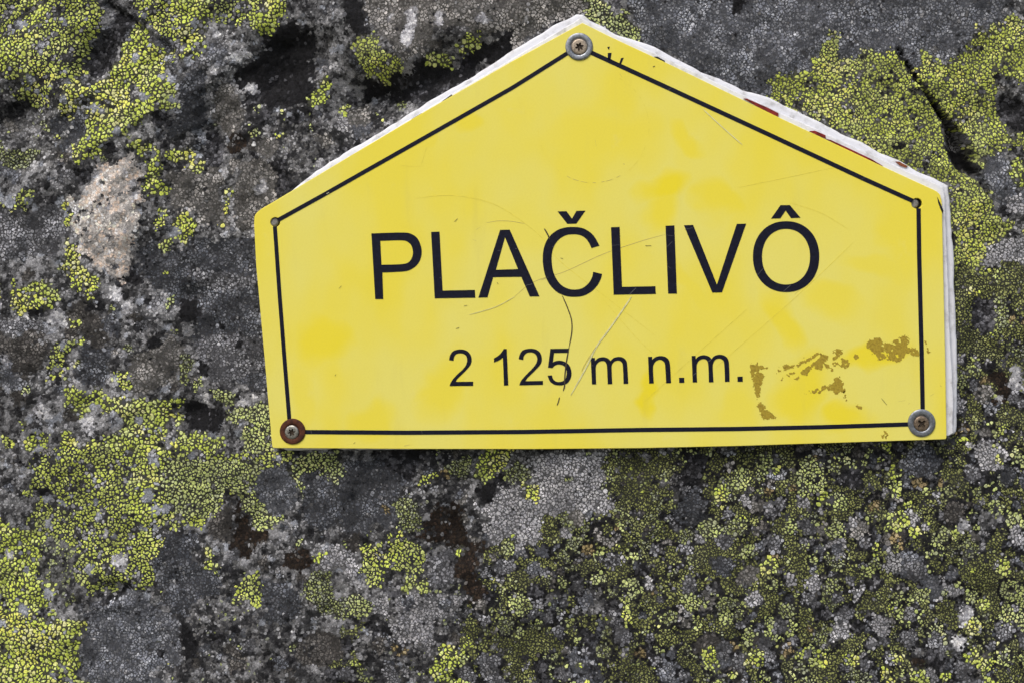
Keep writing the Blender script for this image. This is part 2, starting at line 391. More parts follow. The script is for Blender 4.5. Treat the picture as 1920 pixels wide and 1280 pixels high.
# round growths in the mixed lichen field below the sign: type, centre, radius (E window), optional label
DISCS = """
g 50,760,50|round grey lichen disc in the mixed lichen field, farthest left of the discs
G 1200,640,55|round pale grey lichen disc with a smooth rim, largest disc below the sign's right half
w 1310,400,48|pale grey lichen disc under the sign's lower right corner screw
g 955,725,28|small dark grey lichen disc left of the largest pale grey disc
g 887,830,37|dark grey lichen disc below the small dark grey disc
G 1290,925,33|small pale grey lichen disc below the largest pale grey disc
g 1165,1085,28
w 755,755,45
w 620,740,35
g 710,440,42
w 500,310,32
w 690,305,30
w 990,400,30
w 365,300,38
b 1370,60,90
g 560,1000,50
g 470,1110,45
g 240,1130,50
w 900,1020,60
n 390,720,60
g 1440,1090,55
w 1160,1000,35
g 320,1200,50
B 1270,80,30
w 410,850,40
g 240,510,45
f 1700,160,40
b 1850,150,50
b 250,650,60
B 875,560,40
g 1320,680,60
f 80,90,70
f 800,900,50
W 1600,430,45
W 1570,460,25
W 1630,920,40
W 1600,960,35
W 1570,1090,38
f 960,150,55
m 1330,1210,35
f 1430,1190,55
p 60,860,60
p 250,960,35
p 345,170,60
p 730,120,65
Y 1210,420,70|round yellow lichen patch touching the pale grey disc under the sign's corner screw
Y 1210,120,40
p 870,440,55
Y 490,660,55
Y 230,250,45
p 470,80,45
Y 150,1150,40
Y 160,1210,40
Y 410,1190,50
Y 770,1190,45
Y 1230,1190,35
p 1050,690,45
p 1350,840,60
Y 1640,1170,50
Y 1740,880,40
Y 1840,680,50
Y 1840,640,35
Y 1660,1010,45
Y 1330,1270,45
Y 960,1190,45
Y 1540,480,35
p 1790,340,50
f 1785,350,22
o 30,500,50
p 620,440,45
p 880,300,60
f 850,290,18
p 160,460,55
p 380,570,50
Y 1220,240,35
Y 1800,60,30
Y 1720,1220,45
p 80,1000,30
p 1860,940,50
t 1100,320,30
t 1200,490,30
t 740,1000,22
t 500,230,20
t 1240,540,22
g -380,630,45
w -655,470,32
n -590,380,50
B -830,680,45
p -480,610,30
"""
TY = 'rdDeyYVvpoOncgGbBwWqkfmtMx'
LW, LH = 960, 640                               # label map, 2 chart units per texel
uu, vv = np.meshgrid(np.arange(LW) * 2.0 + 1, np.arange(LH) * 2.0 + 1)
wu = uu + 26 * fbm(uu / 60, vv / 60, 1, 3) + 17 * fbm(uu / 17, vv / 17, 5, 3, .6) + 3
wv = vv + 26 * fbm(uu / 60, vv / 60, 11, 3) + 17 * fbm(uu / 17, vv / 17, 15, 3, .6)
LAB = np.zeros((LH, LW), np.int16); PID = np.zeros((LH, LW), np.int16)
PATCHES = []
def paint(t, mask, label=None):
    LAB[mask] = TY.index(t)
    PID[mask] = 0
    if label:
        PATCHES.append((t, label)); PID[mask] = len(PATCHES)
def paint_poly(t, poly, label):
    a = np.array(poly)
    i0 = max(0, int((a[:, 0].min() - 45) / 2)); i1 = min(LW, int((a[:, 0].max() + 45) / 2))
    j0 = max(0, int((a[:, 1].min() - 45) / 2)); j1 = min(LH, int((a[:, 1].max() + 45) / 2))
    if i1 <= i0 or j1 <= j0: return
    m = np.zeros((LH, LW), bool)
    k = float(np.clip(min(np.ptp(a[:, 0]), np.ptp(a[:, 1])) / 110, .3, 1)); sl_ = np.s_[j0:j1, i0:i1]
    m[sl_] = in_poly(uu[sl_] + k * (wu[sl_] - uu[sl_]), vv[sl_] + k * (wv[sl_] - vv[sl_]), poly)
    paint(t, m, label)
def paint_disc(t, cx, cy, r, label=None, lobes=0.24, only=None):
    i0 = max(0, int((cx - 2 * r) / 2)); i1 = min(LW, int((cx + 2 * r) / 2) + 1)
    j0 = max(0, int((cy - 2 * r) / 2)); j1 = min(LH, int((cy + 2 * r) / 2) + 1)
    if i1 <= i0 or j1 <= j0: return
    du = uu[j0:j1, i0:i1] - cx; dv = vv[j0:j1, i0:i1] - cy
    if not only:
        du = (wu[j0:j1, i0:i1] - uu[j0:j1, i0:i1]) * 0.35 + du; dv = (wv[j0:j1, i0:i1] - vv[j0:j1, i0:i1]) * 0.35 + dv
    ph = random.random() * 6.28; an = np.arctan2(dv, du)
    el = 1 + 0.25 * (random.random() - 0.5) * np.cos(2 * an + ph)
    rr = r * el * (1 + lobes * (vn(an * 1.6 + cx, np.full_like(an, cy), 31) + 0.6 * vn(an * 4 + cx, np.full_like(an, cy), 32)))
    m = np.zeros((LH, LW), bool); m[j0:j1, i0:i1] = np.hypot(du, dv) < rr
    if only: m &= only_mask
    paint(t, m, label)
lines = [l for l in PATCH.strip().split('\n')]
def do_line(l):
    l, _, lab = l.partition('|')
    a, t, rest = l.strip().split(' ', 2)
    e = lambda x, hi: x - 70 if x < 3 else (x + 70 if x > hi - 4 else x)      # growths cut by the chart's edge run on past it
    paint_poly(t, [(e(x, 1920), e(y, 1280)) for x, y in pts(rest, *TO[a])], lab or None)
do_line(lines[0])
for l in lines[1:]:
    do_line(l)
only_mask = LAB == TY.index('M')
mk = 'oooooppppYYOOOOOggggggwwwBBBbddnncfft'
for k in range(2600):
    u = random.uniform(560, 1930); v = random.uniform(480, 1290)
    li, lj = min(LW - 1, int(u / 2)), min(LH - 1, int(v / 2))
    if not only_mask[lj, li]: continue
    t = random.choice(mk)
    r = random.choice((random.uniform(3, 8), random.uniform(3, 8), random.uniform(5, 14), random.uniform(5, 14), random.uniform(10, 24) , random.uniform(12, 34) if random.random() < .4 else 7))
    if t in 'YtfW': r = min(r, 13)
    if r > 8:
        st_ = random.getstate(); paint_disc('k', u, v, r + 3.5, None, 0.4, True); random.setstate(st_)
    paint_disc(t, u, v, r, None, 0.4, True)
LAB[LAB == TY.index('M')] = TY.index('O')
only_mask = (LAB == TY.index('O')) & (uu < 1290) & (uu > 1100) & (vv < 1030)
for k in range(150):
    paint_disc(random.choice('oooodDpkfgOYc'), random.uniform(1100, 1290), random.uniform(845, 1030), random.uniform(2.5, 8), None, .5, True)
only_mask = LAB == TY.index('q')
for k in range(70):
    paint_disc(random.choice('reegWWr'), random.uniform(100, 270), random.uniform(290, 600), random.uniform(2.5, 8), None, .7, True)
for l in DISCS.strip().split('\n'):
    l, _, lab = l.partition('|')
    t, q = l.split(' ', 1); x, y, r = (float(a) for a in q.split(','))
    paint_disc(t, 1280 + x / 2.977, 850 + y / 2.977, r / 2.977, lab or None, 0.12 if t in 'gG' and r > 25 else 0.3)

only_mask = np.isin(LAB, [TY.index(x) for x in 'red'])
for k in range(2600):
    u = random.uniform(0, 1920); v = random.uniform(0, 1280)
    if not only_mask[int(v / 2), int(u / 2)]: continue
    r = random.uniform(4, 9) if random.random() < .7 else random.uniform(9, 20)
    paint_disc(random.choice('ggbbnnfffkBBwcdce' if r > 7 else 'gbnfkwWWopyBex'), u, v, r, None, .7, True)
ym = np.isin(LAB, [TY.index(x) for x in 'yYre']) & (uu < 640)
only_mask = ym
for k in range(420):
    u = random.uniform(0, 640); v = random.uniform(0, 1280)
    paint_disc('x', u, v, random.uniform(2.5, 5) if random.random() < .6 else random.uniform(5, 9.5), None, .6, True)

def fold(u, v):
    u, v = v * 0 + u, u * 0 + v
    ou = np.maximum(0, -u) * 1.1 - np.maximum(0, u - 1919) * .8; ov = np.maximum(0, -v) * 1.3 - np.maximum(0, v - 1279) * .9
    u, v = u + ov, v + ou      # off the traced chart the growths carry on, sheared so that nothing repeats plainly
    u = np.abs(u); u = np.where(u > 1919, 3838 - u, u); v = np.abs(v); v = np.where(v > 1279, 2558 - v, v); u = np.abs(u); v = np.abs(v)
    return np.clip(u, 0, 1919), np.clip(v, 0, 1279)
def lab_at(u, v, m=LAB):
    u, v = fold(u, v)
    return m[(v / 2).astype(int).clip(0, LH - 1), (u / 2).astype(int).clip(0, LW - 1)]

# ------------------------------------------------------------------ relief of the rock (millimetres towards the viewer)
STEP = 5
U0, U1, V0, V1 = -640, 2560, -460, 1740
gu = np.arange(U0, U1 + 1, STEP); gv = np.arange(V0, V1 + 1, STEP)
GU, GV = np.meshgrid(gu.astype(float), gv.astype(float))
H = 7.0 * fbm(GU / 420, GV / 420, 40, 3) + 5.6 * fbm(GU / 120, GV / 120, 44, 4, 0.55)
s1 = GU * 0.55 + GV * 0.83; s2 = GU * 0.83 - GV * 0.55          # slanting grain in the upper left
leftw = np.clip((900 - GU) / 500, 0, 1) * np.clip((620 - GV) / 300, 0, 1)
H += leftw * 3.4 * fbm(s1 / 46, s2 / 260, 50, 3) + leftw * 1.3 * fbm(s1 / 14, s2 / 70, 54, 2)
H += 1.6 * fbm(GU / 22, GV / 22, 60, 2) * (0.55 + 0.45 * np.clip((1100 - GU) / 500, 0, 1))
def bump_at(cx, cy, rx, ry, h, rot=0, p=2.0):
    global H
    c, s = math.cos(R(rot)), math.sin(R(rot))
    du, dv = GU - cx, GV - cy
    a = (du * c + dv * s) / rx; b = (-du * s + dv * c) / ry
    H = H + h * np.exp(-(np.hypot(a, b) ** p))
bump_at(525, 110, 85, 60, -10, -35, 2)          # black hollow, upper left
bump_at(495, 150, 50, 50, -5)
bump_at(790, 150, 140, 32, -13, -24, 2)         # recess under the ledge
bump_at(690, 175, 60, 50, -13)
bump_at(700, 110, 75, 45, 7, 20)                # ledge lips
bump_at(850, 60, 130, 45, 6, -10)
bump_at(600, 30, 80, 40, 5)
bump_at(270, 170, 120, 70, 7, -40)
bump_at(90, 90, 80, 90, 6)
bump_at(200, 60, 40, 90, -4, 30)
bump_at(175, 110, 30, 45, -4, 30)
bump_at(390, 260, 40, 60, -8)
bump_at(210, 410, 75, 90, 5, 15)                # bare granite boss
bump_at(40, 215, 50, 60, -8)
bump_at(205, 1118, 34, 16, -9)
bump_at(445, 1010, 40, 40, -6, 40)
bump_at(850, 1010, 45, 60, -6)
bump_at(860, 920, 40, 26, -5)
bump_at(340, 560, 30, 26, -5)
bump_at(345, 790, 50, 28, -5)
bump_at(1853, 588, 26, 30, -5, 0, 3)
bump_at(1905, 205, 40, 26, -5)
def trench(path, depth):
    global H
    d = np.full(GU.shape, 1e9); wd = np.ones(GU.shape)
    for (x1, y1, w1), (x2, y2, w2) in zip(path[:-1], path[1:]):
        L2 = (x2 - x1) ** 2 + (y2 - y1) ** 2
        t = np.clip(((GU - x1) * (x2 - x1) + (GV - y1) * (y2 - y1)) / L2, 0, 1)
        dd = np.hypot(GU - x1 - t * (x2 - x1), GV - y1 - t * (y2 - y1)) + 3 * vn(GU / 12, GV / 12, 71)
        w = w1 + (w2 - w1) * t
        m = dd < d; d = np.where(m, dd, d); wd = np.where(m, w, wd)
    H = H - depth * np.clip(wd / 9, .3, 1) * np.clip(1.25 - d / wd, 0, 1)
trench([(1690, 90, 1.2), (1722, 145, 2), (1762, 198, 4), (1790, 232, 8), (1808, 275, 21), (1820, 308, 22), (1845, 335, 5), (1862, 370, 2)], 22)
trench([(190, 5, 6), (240, 40, 7), (300, 80, 7), (325, 110, 5)], 7)
trench([(470, 1085, 3), (500, 1095, 4), (545, 1110, 3)], 4)
H = np.where(H > 6, 6 + (H - 6) * 0.35, H)
tilt = -(GV - 640) * 0.006                       # the lower face leans a little back under
H += tilt
# seat of the sign: the rock stays behind the bed
def edge_dist(px, py, poly):
    d = np.full(px.shape, 1e9); n = len(poly)
    for i in range(n):
        x1, y1 = poly[i]; x2, y2 = poly[(i + 1) % n]
        L2 = (x2 - x1) ** 2 + (y2 - y1) ** 2 + 1e-9
        t = np.clip(((px - x1) * (x2 - x1) + (py - y1) * (y2 - y1)) / L2, 0, 1)
        d = np.minimum(d, np.hypot(px - x1 - t * (x2 - x1), py - y1 - t * (y2 - y1)))
    return d
HULL = BED[:43] + [(510, 842), (476, 420), (479, 402)]
inb = in_poly(GU, GV, HULL)
db = edge_dist(GU, GV, HULL); db = np.where(inb, -db, db)
cap = np.interp(db, [-30, 0, 25, 90], [0.0, 1.0, 3.5, 11.0])
H = np.minimum(H, cap)
ROCK_Y = 0.013
def h_at(u, v):
    x = np.clip((u - U0) / STEP, 0, len(gu) - 1.001); y = np.clip((v - V0) / STEP, 0, len(gv) - 1.001)
    xi = x.astype(int); yi = y.astype(int); fx = x - xi; fy = y - yi
    return (H[yi, xi] * (1 - fx) + H[yi, xi + 1] * fx) * (1 - fy) + (H[yi + 1, xi] * (1 - fx) + H[yi + 1, xi + 1] * fx) * fy

MIN = dict(
 r=[(.016,.016,.017),(.04,.04,.042),(.08,.08,.082),(.13,.13,.133),(.18,.18,.184),(.24,.24,.246),(.33,.33,.34)],
 e=[(.02,.02,.02),(.055,.055,.055),(.11,.11,.112),(.165,.163,.16),(.22,.22,.222),(.31,.31,.315),(.42,.42,.43)],
 d=[(.012,.012,.013),(.026,.026,.028),(.047,.047,.05),(.076,.076,.078),(.115,.113,.11),(.17,.17,.175),(.30,.30,.31)],
 D=[(.012,.012,.012),(.025,.025,.024),(.05,.05,.048),(.09,.09,.085),(.2,.2,.2)],
 W=[(.14,.14,.15),(.33,.33,.35),(.47,.47,.49),(.58,.58,.60),(.66,.65,.64)],
 q=[(.22,.21,.20),(.44,.42,.40),(.55,.51,.47),(.63,.48,.37),(.66,.58,.52),(.70,.68,.66)],
 x=[(.17,.18,.2),(.24,.255,.285),(.30,.315,.35),(.38,.39,.42)],
 v=[(.03,.03,.03),(.1,.1,.1),(.2,.2,.2),(.33,.33,.34)],
 f=[(.010,.010,.011),(.016,.016,.018),(.03,.03,.033),(.06,.06,.066),(.11,.11,.12)])
def mineral(u, v, t, jit=0.0, shift=0.0):
    f = 0.95 * fbm(u / 10, v / 10, 200, 3, .75) + 0.5 * fbm(u / 42, v / 42, 205, 2) + jit + shift - .03
    x = 1 / (1 + np.exp(-5.0 * f))
    pal = np.array(MIN[t]); k = np.linspace(0, 1, len(pal))
    return np.stack([np.interp(x, k, pal[:, c]) for c in range(3)], -1)
# ------------------------------------------------------------------ rock face sheet
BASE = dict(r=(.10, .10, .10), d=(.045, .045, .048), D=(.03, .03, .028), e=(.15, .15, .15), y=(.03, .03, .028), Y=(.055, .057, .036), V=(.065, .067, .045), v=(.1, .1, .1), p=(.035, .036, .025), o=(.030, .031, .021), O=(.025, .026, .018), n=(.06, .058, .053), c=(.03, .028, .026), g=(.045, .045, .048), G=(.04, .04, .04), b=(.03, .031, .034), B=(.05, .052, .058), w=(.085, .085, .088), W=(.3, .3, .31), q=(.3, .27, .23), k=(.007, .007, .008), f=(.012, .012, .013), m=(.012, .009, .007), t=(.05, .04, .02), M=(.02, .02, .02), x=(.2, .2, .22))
bt = np.array([BASE[c] for c in TY])
lg = lab_at(GU, GV)
bc = bt[lg]
for c_ in MIN:
    m_ = lg == TY.index(c_)
    if m_.any(): bc[m_] = mineral(GU[m_], GV[m_], c_, 0, -.06) * .8
Yg = ROCK_Y - H / 1000
ed = np.minimum(np.minimum(GU - U0, U1 - GU), np.minimum(GV - V0, V1 - GV))
Yg = Yg + 0.05 * np.clip(1 - ed / 230, 0, 1) ** 2     # the border of the sheet turns back into the boulder
P = plane(GU, GV, Yg)
ny, nx = GU.shape
idx = np.arange(ny * nx).reshape(ny, nx)
Q = np.stack([idx[1:, :-1], idx[1:, 1:], idx[:-1, 1:], idx[:-1, :-1]], -1).reshape(-1, 4)

# boulder behind it, closed all round
def boulder():
    nu, nv = 160, 90
    th = np.linspace(0, 2 * np.pi, nu, endpoint=False); ph = np.linspace(-np.pi / 2, np.pi / 2, nv)
    T, F = np.meshgrid(th, ph)
    e1, e2 = 0.42, 0.5
    f = lambda x, e: np.sign(x) * np.abs(x) ** e
    rx, ry, rz = 2.0, 1.3, 1.75
    x = rx * f(np.cos(F), e2) * f(np.cos(T), e1); y = ry * f(np.cos(F), e2) * f(np.sin(T), e1); z = rz * f(np.sin(F), e2)
    n = fbm(x * 1.7 + y, z * 1.7 + 0.6 * y, 80, 4)
    k = np.clip((np.hypot(x, z - 0.05) - 0.5) / 0.8, 0, 1)
    s = 1 + 0.12 * n * k
    v = np.stack([x * s, y * s + 1.3 + 0.055 + 0.02 * (1 - k), z * s + 1.45], -1).reshape(-1, 3)
    ix = np.arange(nu * nv).reshape(nv, nu)
    a, b = ix[:-1], ix[1:]
    q = np.stack([a, np.roll(a, -1, 1), np.roll(b, -1, 1), b], -1).reshape(-1, 4)
    return v, q
bm_ = NT('boulder_stone'); p_ = bm_.pos()
c_ = bm_.mix(bm_.ramp(bm_.noise(p_, 30, 8, 0.75), .45, .6), (.05, .05, .055), (.2, .2, .2))
c_ = bm_.mix(bm_.ramp(bm_.noise(p_, 22, 9, 0.8), .54, .60), c_, (.30, .33, .07))
bm_.set(.9, .2, 0, c_); bm_.bump(bm_.noise(p_, 120, 8, .75), .9, .008)
v_, q_ = boulder()
rock = mesh_obj('rock', v_, [q_], bm_.m, origin=(0, 1.3, 0)); tag(rock, kind='structure', label='lichen covered mountain rock that carries the yellow sign')
face = mesh_obj('rock_face', P.reshape(-1, 3), [Q], mat_rock, rock, origin=(0, 1.3, 0)); set_col(face, bc.reshape(-1, 3))
gm = NT('alpine_ground'); gp = gm.pos()
gm.set(.95, .1, 0, gm.mix(gm.noise(gp, 3, 6, .7), (.05, .055, .025), (.16, .15, .12)))
ground = mesh_obj('ground', [(-150, -150, 0), (150, -150, 0), (150, 150, 0), (-150, 150, 0)], [np.array([[0, 1, 2, 3]])], gm.m); tag(ground, kind='structure')

# ------------------------------------------------------------------ areoles and mineral grains, each a small real cap
# type: (spacing, own share, fallback types, gap, height mm, height spread, roundness, tone spread, palette)
yel = [(.475, .535, .085), (.40, .455, .07), (.55, .595, .17), (.45, .505, .075)]
gra = [(.13, .13, .135), (.22, .22, .225), (.07, .07, .072), (.30, .30, .31), (.17, .16, .15), (.035, .035, .036)]
SPEC = dict(
 r=(5.2, 0.97, 'g', 0.05, 0.12, .9, .3, 0.08, gra),
 e=(5.2, 1, '', 0.05, 0.12, .9, .3, 0.08, gra),
 d=(5.2, .93, 'og', 0.08, 0.12, .9, .3, 0.1, gra),
 D=(5.2, .6, 'oop', 0.08, 0.12, .9, .3, 0.1, gra),
 y=(5.8, .83, 'rrre', 0.7, 0.26, .5, .6, 0.14, [(.40, .44, .07), (.34, .38, .06), (.46, .49, .12), (.28, .31, .07)]),
 Y=(6.4, .91, 'dfdrx', 0.8, 0.34, .5, .7, 0.1, yel),
 V=(5.4, .89, 'ddfr', 0.6, 0.3, .5, .75, 0.12, [(.435, .48, .07), (.35, .39, .06), (.50, .535, .12), (.29, .315, .07)]),
 v=(5.2, .45, 'V', 0.08, 0.12, .5, .5, 0.1, gra),
 p=(5.6, 0.93, 'do', 0.7, 0.22, .5, .5, 0.11, [(.38, .425, .12), (.32, .355, .115), (.44, .47, .15), (.34, .36, .16)]),
 o=(4.8, 0.94, 'dO', 0.7, 0.16, .5, .5, 0.18, [(.23, .255, .075), (.165, .18, .06), (.31, .335, .11), (.25, .265, .14), (.19, .195, .12)]),
 O=(4.6, 0.92, 'do', 0.8, 0.15, .5, .5, 0.22, [(.19, .205, .065), (.135, .145, .05), (.27, .29, .10)]),
 n=(5.6, .97, 'd', 0.42, 0.1, .6, .3, 0.1, [(.19, .18, .17), (.155, .15, .145), (.23, .22, .21), (.14, .135, .13)]),
 c=(5.4, .97, 'd', 0.4, 0.1, .6, .3, 0.12, [(.07, .065, .06), (.055, .052, .05), (.09, .085, .08)]),
 g=(5.2, .95, 'd', 0.42, 0.1, .7, .3, 0.13, [(.17, .172, .185), (.13, .132, .142), (.22, .222, .235), (.11, .112, .122)]),
 G=(5.0, 1, '', 0.3, 0.1, .5, .3, .10, [(.27, .27, .28), (.235, .235, .24), (.31, .31, .315)]),
 b=(5.0, .93, 'rf', 0.4, 0.1, .9, .3, 0.18, [(.062, .067, .078), (.048, .051, .06), (.09, .094, .105), (.12, .125, .138)]),
 B=(5.0, .95, 'rd', 0.4, 0.1, .9, .3, 0.14, [(.125, .132, .152), (.10, .106, .122), (.16, .166, .182), (.20, .206, .222)]),
 w=(5.4, .95, 'gd', 0.5, 0.12, .5, .3, 0.09, [(.36, .355, .37), (.30, .298, .312), (.42, .415, .425), (.26, .26, .28)]),
 x=(5.2, 1, '', 0.05, 0.12, .6, .3, 0.08, gra),
 W=(5.2, .88, 'r', 0.05, 0.12, .9, .3, 0.08, gra),
 q=(5.2, .95, 'r', 0.05, 0.12, .9, .3, 0.08, gra),
 k=(6.2, 0.88, 'f', .3, 0.15, .8, .4, .3, [(.011, .011, .012), (.008, .008, .009), (.016, .016, .018)]),  # black crust; also paints the shade under the ledge and in the crack
 f=(5.6, 1, '', 0.2, 0.3, 0.9, .5, .3, gra),
 m=(5.6, 0.82, 'dcr', .4, 0.25, .9, .7, .35, [(.024, .017, .012), (.015, .011, .009), (.036, .024, .017)]),
 t=(6.2, .8, 'd', .7, .3, .5, .5, .2, [(.27, .21, .10), (.22, .17, .09), (.32, .26, .15)]))
CU0, CU1, CV0, CV1 = -56, 1976, -56, 1336
allp = []
spacings = sorted({s[0] for s in SPEC.values()})
tsp = np.array([SPEC[c][0] if c in SPEC else 6.2 for c in TY])
for s in spacings:
    a, b = np.meshgrid(np.arange(CU0, CU1, s), np.arange(CV0, CV1, s * 0.9))
    a = a + (np.arange(a.shape[0]) % 2)[:, None] * s / 2
    a = a.ravel() + RNG.uniform(-.62, .62, a.size) * s; b = b.ravel() + RNG.uniform(-.62, .62, b.size) * s
    t = lab_at(a, b); k = tsp[t] == s
    k &= RNG.random(k.size) > .07
    a, b = a[k], b[k]
    k = ~(in_poly(a, b, HULL) & (edge_dist(a, b, HULL) > 14))
    allp.append(np.stack([a[k], b[k], np.full(k.sum(), s)], 1))
for s in spacings:                                  # beyond the near field the caps are larger
    S2 = s * 2.1
    a, b = np.meshgrid(np.arange(U0 + 20, U1 - 20, S2), np.arange(V0 + 20, V1 - 20, S2 * .9))
    a = a.ravel() + RNG.uniform(-.6, .6, a.size) * S2; b = b.ravel() + RNG.uniform(-.6, .6, b.size) * S2
    k = ~((a > CU0) & (a < CU1) & (b > CV0) & (b < CV1)) & (tsp[lab_at(a, b)] == s)
    allp.append(np.stack([a[k], b[k], np.full(k.sum(), S2)], 1))
C = np.concatenate(allp); N = len(C)
jx = C[:, 0] + RNG.normal(0, 1.7, N); jy = C[:, 1] + RNG.normal(0, 1.7, N)
ctype = lab_at(jx, jy).astype(int)
cpid = lab_at(jx, jy, PID).astype(int)
cpid[(C[:, 0] < 0) | (C[:, 0] > 1919) | (C[:, 1] < 0) | (C[:, 1] > 1279)] = 0
# thinning follows a fine noise, so that gaps gather in lacy holes
a1_ = C[:, 0] * .6 + C[:, 1] * .8; a2_ = C[:, 0] * .8 - C[:, 1] * .6
lw_ = np.clip((520 - C[:, 0]) / 100, 0, 1) * np.clip((480 - C[:, 1]) / 100, 0, 1)
lace = fbm(C[:, 0] / 13, C[:, 1] / 13, 90, 3, .6) * (1 - lw_) + lw_ * fbm(a1_ / 11, a2_ / 38, 91, 2) + 0.35 * (RNG.random(N) - .5)
rank = np.argsort(np.argsort(lace)) / N
fin = ctype.copy()
for c, sp in SPEC.items():
    m = (ctype == TY.index(c)) & (rank > sp[1])
    if sp[2] and m.any():
        fin[m] = np.array([TY.index(x) for x in sp[2]])[RNG.integers(0, len(sp[2]), m.sum())]
kd = kdtree.KDTree(N)
for i in range(N): kd.insert((C[i, 0], C[i, 1], 0), i)
kd.balance()
K = 11; NB = np.zeros((N, K), int)
for i in range(N):
    r_ = kd.find_n((C[i, 0], C[i, 1], 0), K + 1)
    NB[i] = [x[1] for x in r_[1:K + 1]]
dx = C[NB, 0] - C[:, None, 0]; dy = C[NB, 1] - C[:, None, 1]
dk = np.hypot(dx, dy) + 1e-6; ak = np.arctan2(dy, dx)
own = C[:, 2]; wt = own * np.exp(RNG.normal(0, .32, N)); share = wt[:, None] / (wt[:, None] + wt[NB])
MD = 7
ang = (np.arange(MD) / MD * 2 * np.pi)[None] + RNG.random((N, 1)) * 6.28 + RNG.uniform(-.2, .2, (N, MD))
gapc = np.array([(SPEC[c][3] if c in SPEC else 0.5) for c in TY], float)[fin]
hsh = np.modf(np.abs(np.sin((np.arange(N)[:, None] + NB) * 12.9898 + (np.arange(N)[:, None] * NB % 9973) * 78.233)) * 43758.5453)[0]
gp = gapc[:, None] * np.where(hsh < .55, .12, .7 + .9 * hsh)
rad = np.full((N, MD), 1e9)
for k in range(K):
    cs = np.cos(ang - ak[:, k:k + 1])
    rad = np.minimum(rad, np.where(cs > 0.08, (dk[:, k:k + 1] * share[:, k:k + 1] - gp[:, k:k + 1]) / np.maximum(cs, 0.08), 1e9))
rad = np.minimum(rad, own[:, None] * RNG.uniform(.72, 1.2, (N, 1)))
lob = 1 + .08 * np.sin(3 * ang + RNG.random((N, 1)) * 6.28) * RNG.random((N, 1))
par = {n: np.array([(SPEC[c][j] if c in SPEC else 0.5) for c in TY], float)[fin] for n, j in (('gap', 3), ('h', 4), ('hs', 5), ('rd', 6), ('ts', 7))}
rad = np.maximum(rad - .12, 0.8) * (1 + RNG.uniform(-.05, .07, (N, MD))) * lob
hh = par['h'] * (1 + par['hs'] * RNG.uniform(-1, 1, N)) * np.clip(own / 7, .7, 1.2)
hh = np.maximum(hh, 0.06)
ccol = np.zeros((N, 3))
for c, sp in SPEC.items():
    m = fin == TY.index(c)
    if m.any():
        if c in MIN: ccol[m] = mineral(C[m, 0], C[m, 1], c, RNG.normal(0, .26, m.sum()))
        else: pal = np.array(sp[8]); ccol[m] = pal[RNG.integers(0, len(pal), m.sum())]
ton = 1 + par['ts'] * RNG.normal(0, .6, N)
lowf = 1 + .5 * fbm(C[:, 0] / 70, C[:, 1] / 70, 95, 3)
yvm_ = np.isin(fin, [TY.index(x) for x in 'yYVpo'])
isg = np.isin(fin, [TY.index(x) for x in 'ncgbBwG'])
mid = np.exp(1.5 * fbm(C[:, 0] / 26, C[:, 1] / 26, 98, 3) + .9 * fbm(C[:, 0] / 9, C[:, 1] / 9, 99, 2))
rs = RNG.random(N); mid = mid * np.where(rs < .05, .3, 1) * np.where(rs > .955, 1.75, 1)
mid = np.where(np.isin(fin, [TY.index(x) for x in 'wG']), 1 + .35 * (mid - 1), mid)
ccol = np.where(isg[:, None], ccol * np.clip(mid, .25, 2.4)[:, None], ccol)
ymid = np.exp(.5 * fbm(C[:, 0] / 30, C[:, 1] / 30, 198, 3)); ccol = np.where(isg[:, None], ccol, ccol * ymid[:, None])
ccol *= np.clip(ton, .4, 1.8)[:, None] * lowf[:, None]
ccol = np.where(yvm_[:, None], ccol * np.array((1.20, 1.24, 1.45)), ccol)
ccol = np.minimum(ccol, .68)
hue = fbm(C[:, 0] / 45, C[:, 1] / 45, 97, 3)
isy = np.isin(fin, [TY.index(x) for x in 'yYVpoO'])
gr_ = ccol.mean(1, keepdims=True)
ccol = np.where(isy[:, None], ccol * (1 - np.clip(hue, 0, .6)[:, None] * .45) + gr_ * np.clip(hue, 0, .6)[:, None] * .38, ccol)
# vertices: centre, top rim, the same rim again for the flank (crisp edge), foot ring
ca, sa = np.cos(ang), np.sin(ang)
yv = np.isin(fin, [TY.index(x) for x in 'yYVpoO'])
f1 = np.where(yv, .80, .90)[:, None]
u1 = C[:, 0:1] + ca * rad * f1; v1 = C[:, 1:2] + sa * rad * f1
u2 = C[:, 0:1] + ca * rad * 1.03; v2 = C[:, 1:2] + sa * rad * 1.03
minl = np.isin(fin, [TY.index(x) for x in MIN])
tl = RNG.normal(0, 1, (N, 2)) * np.where(minl, .13, .05)[:, None]
hb = h_at(C[:, 0], C[:, 1])
hc = hb + hh * np.where(yv, 1.08, 1.0)
h1 = h_at(u1, v1) + hh[:, None] * np.where(yv, .86, 1.0)[:, None] + (ca * tl[:, :1] + sa * tl[:, 1:])
h2 = h_at(u2, v2) - .07
UV = np.concatenate([C[:, 0:1], u1, u1, u2], 1); VV = np.concatenate([C[:, 1:2], v1, v1, v2], 1)
HH = np.concatenate([hc[:, None], h1, h1, h2], 1)
W3 = plane(UV, VV, ROCK_Y - HH / 1000)
nv1 = 1 + 3 * MD
j = np.arange(MD); jn = (j + 1) % MD
tri_t = np.stack([np.zeros(MD, int), 1 + jn, 1 + j], 1)
quad_t = np.stack([1 + MD + j, 1 + MD + jn, 1 + 2 * MD + jn, 1 + 2 * MD + j], 1)
cv = np.repeat(ccol[:, None], nv1, 1).copy()
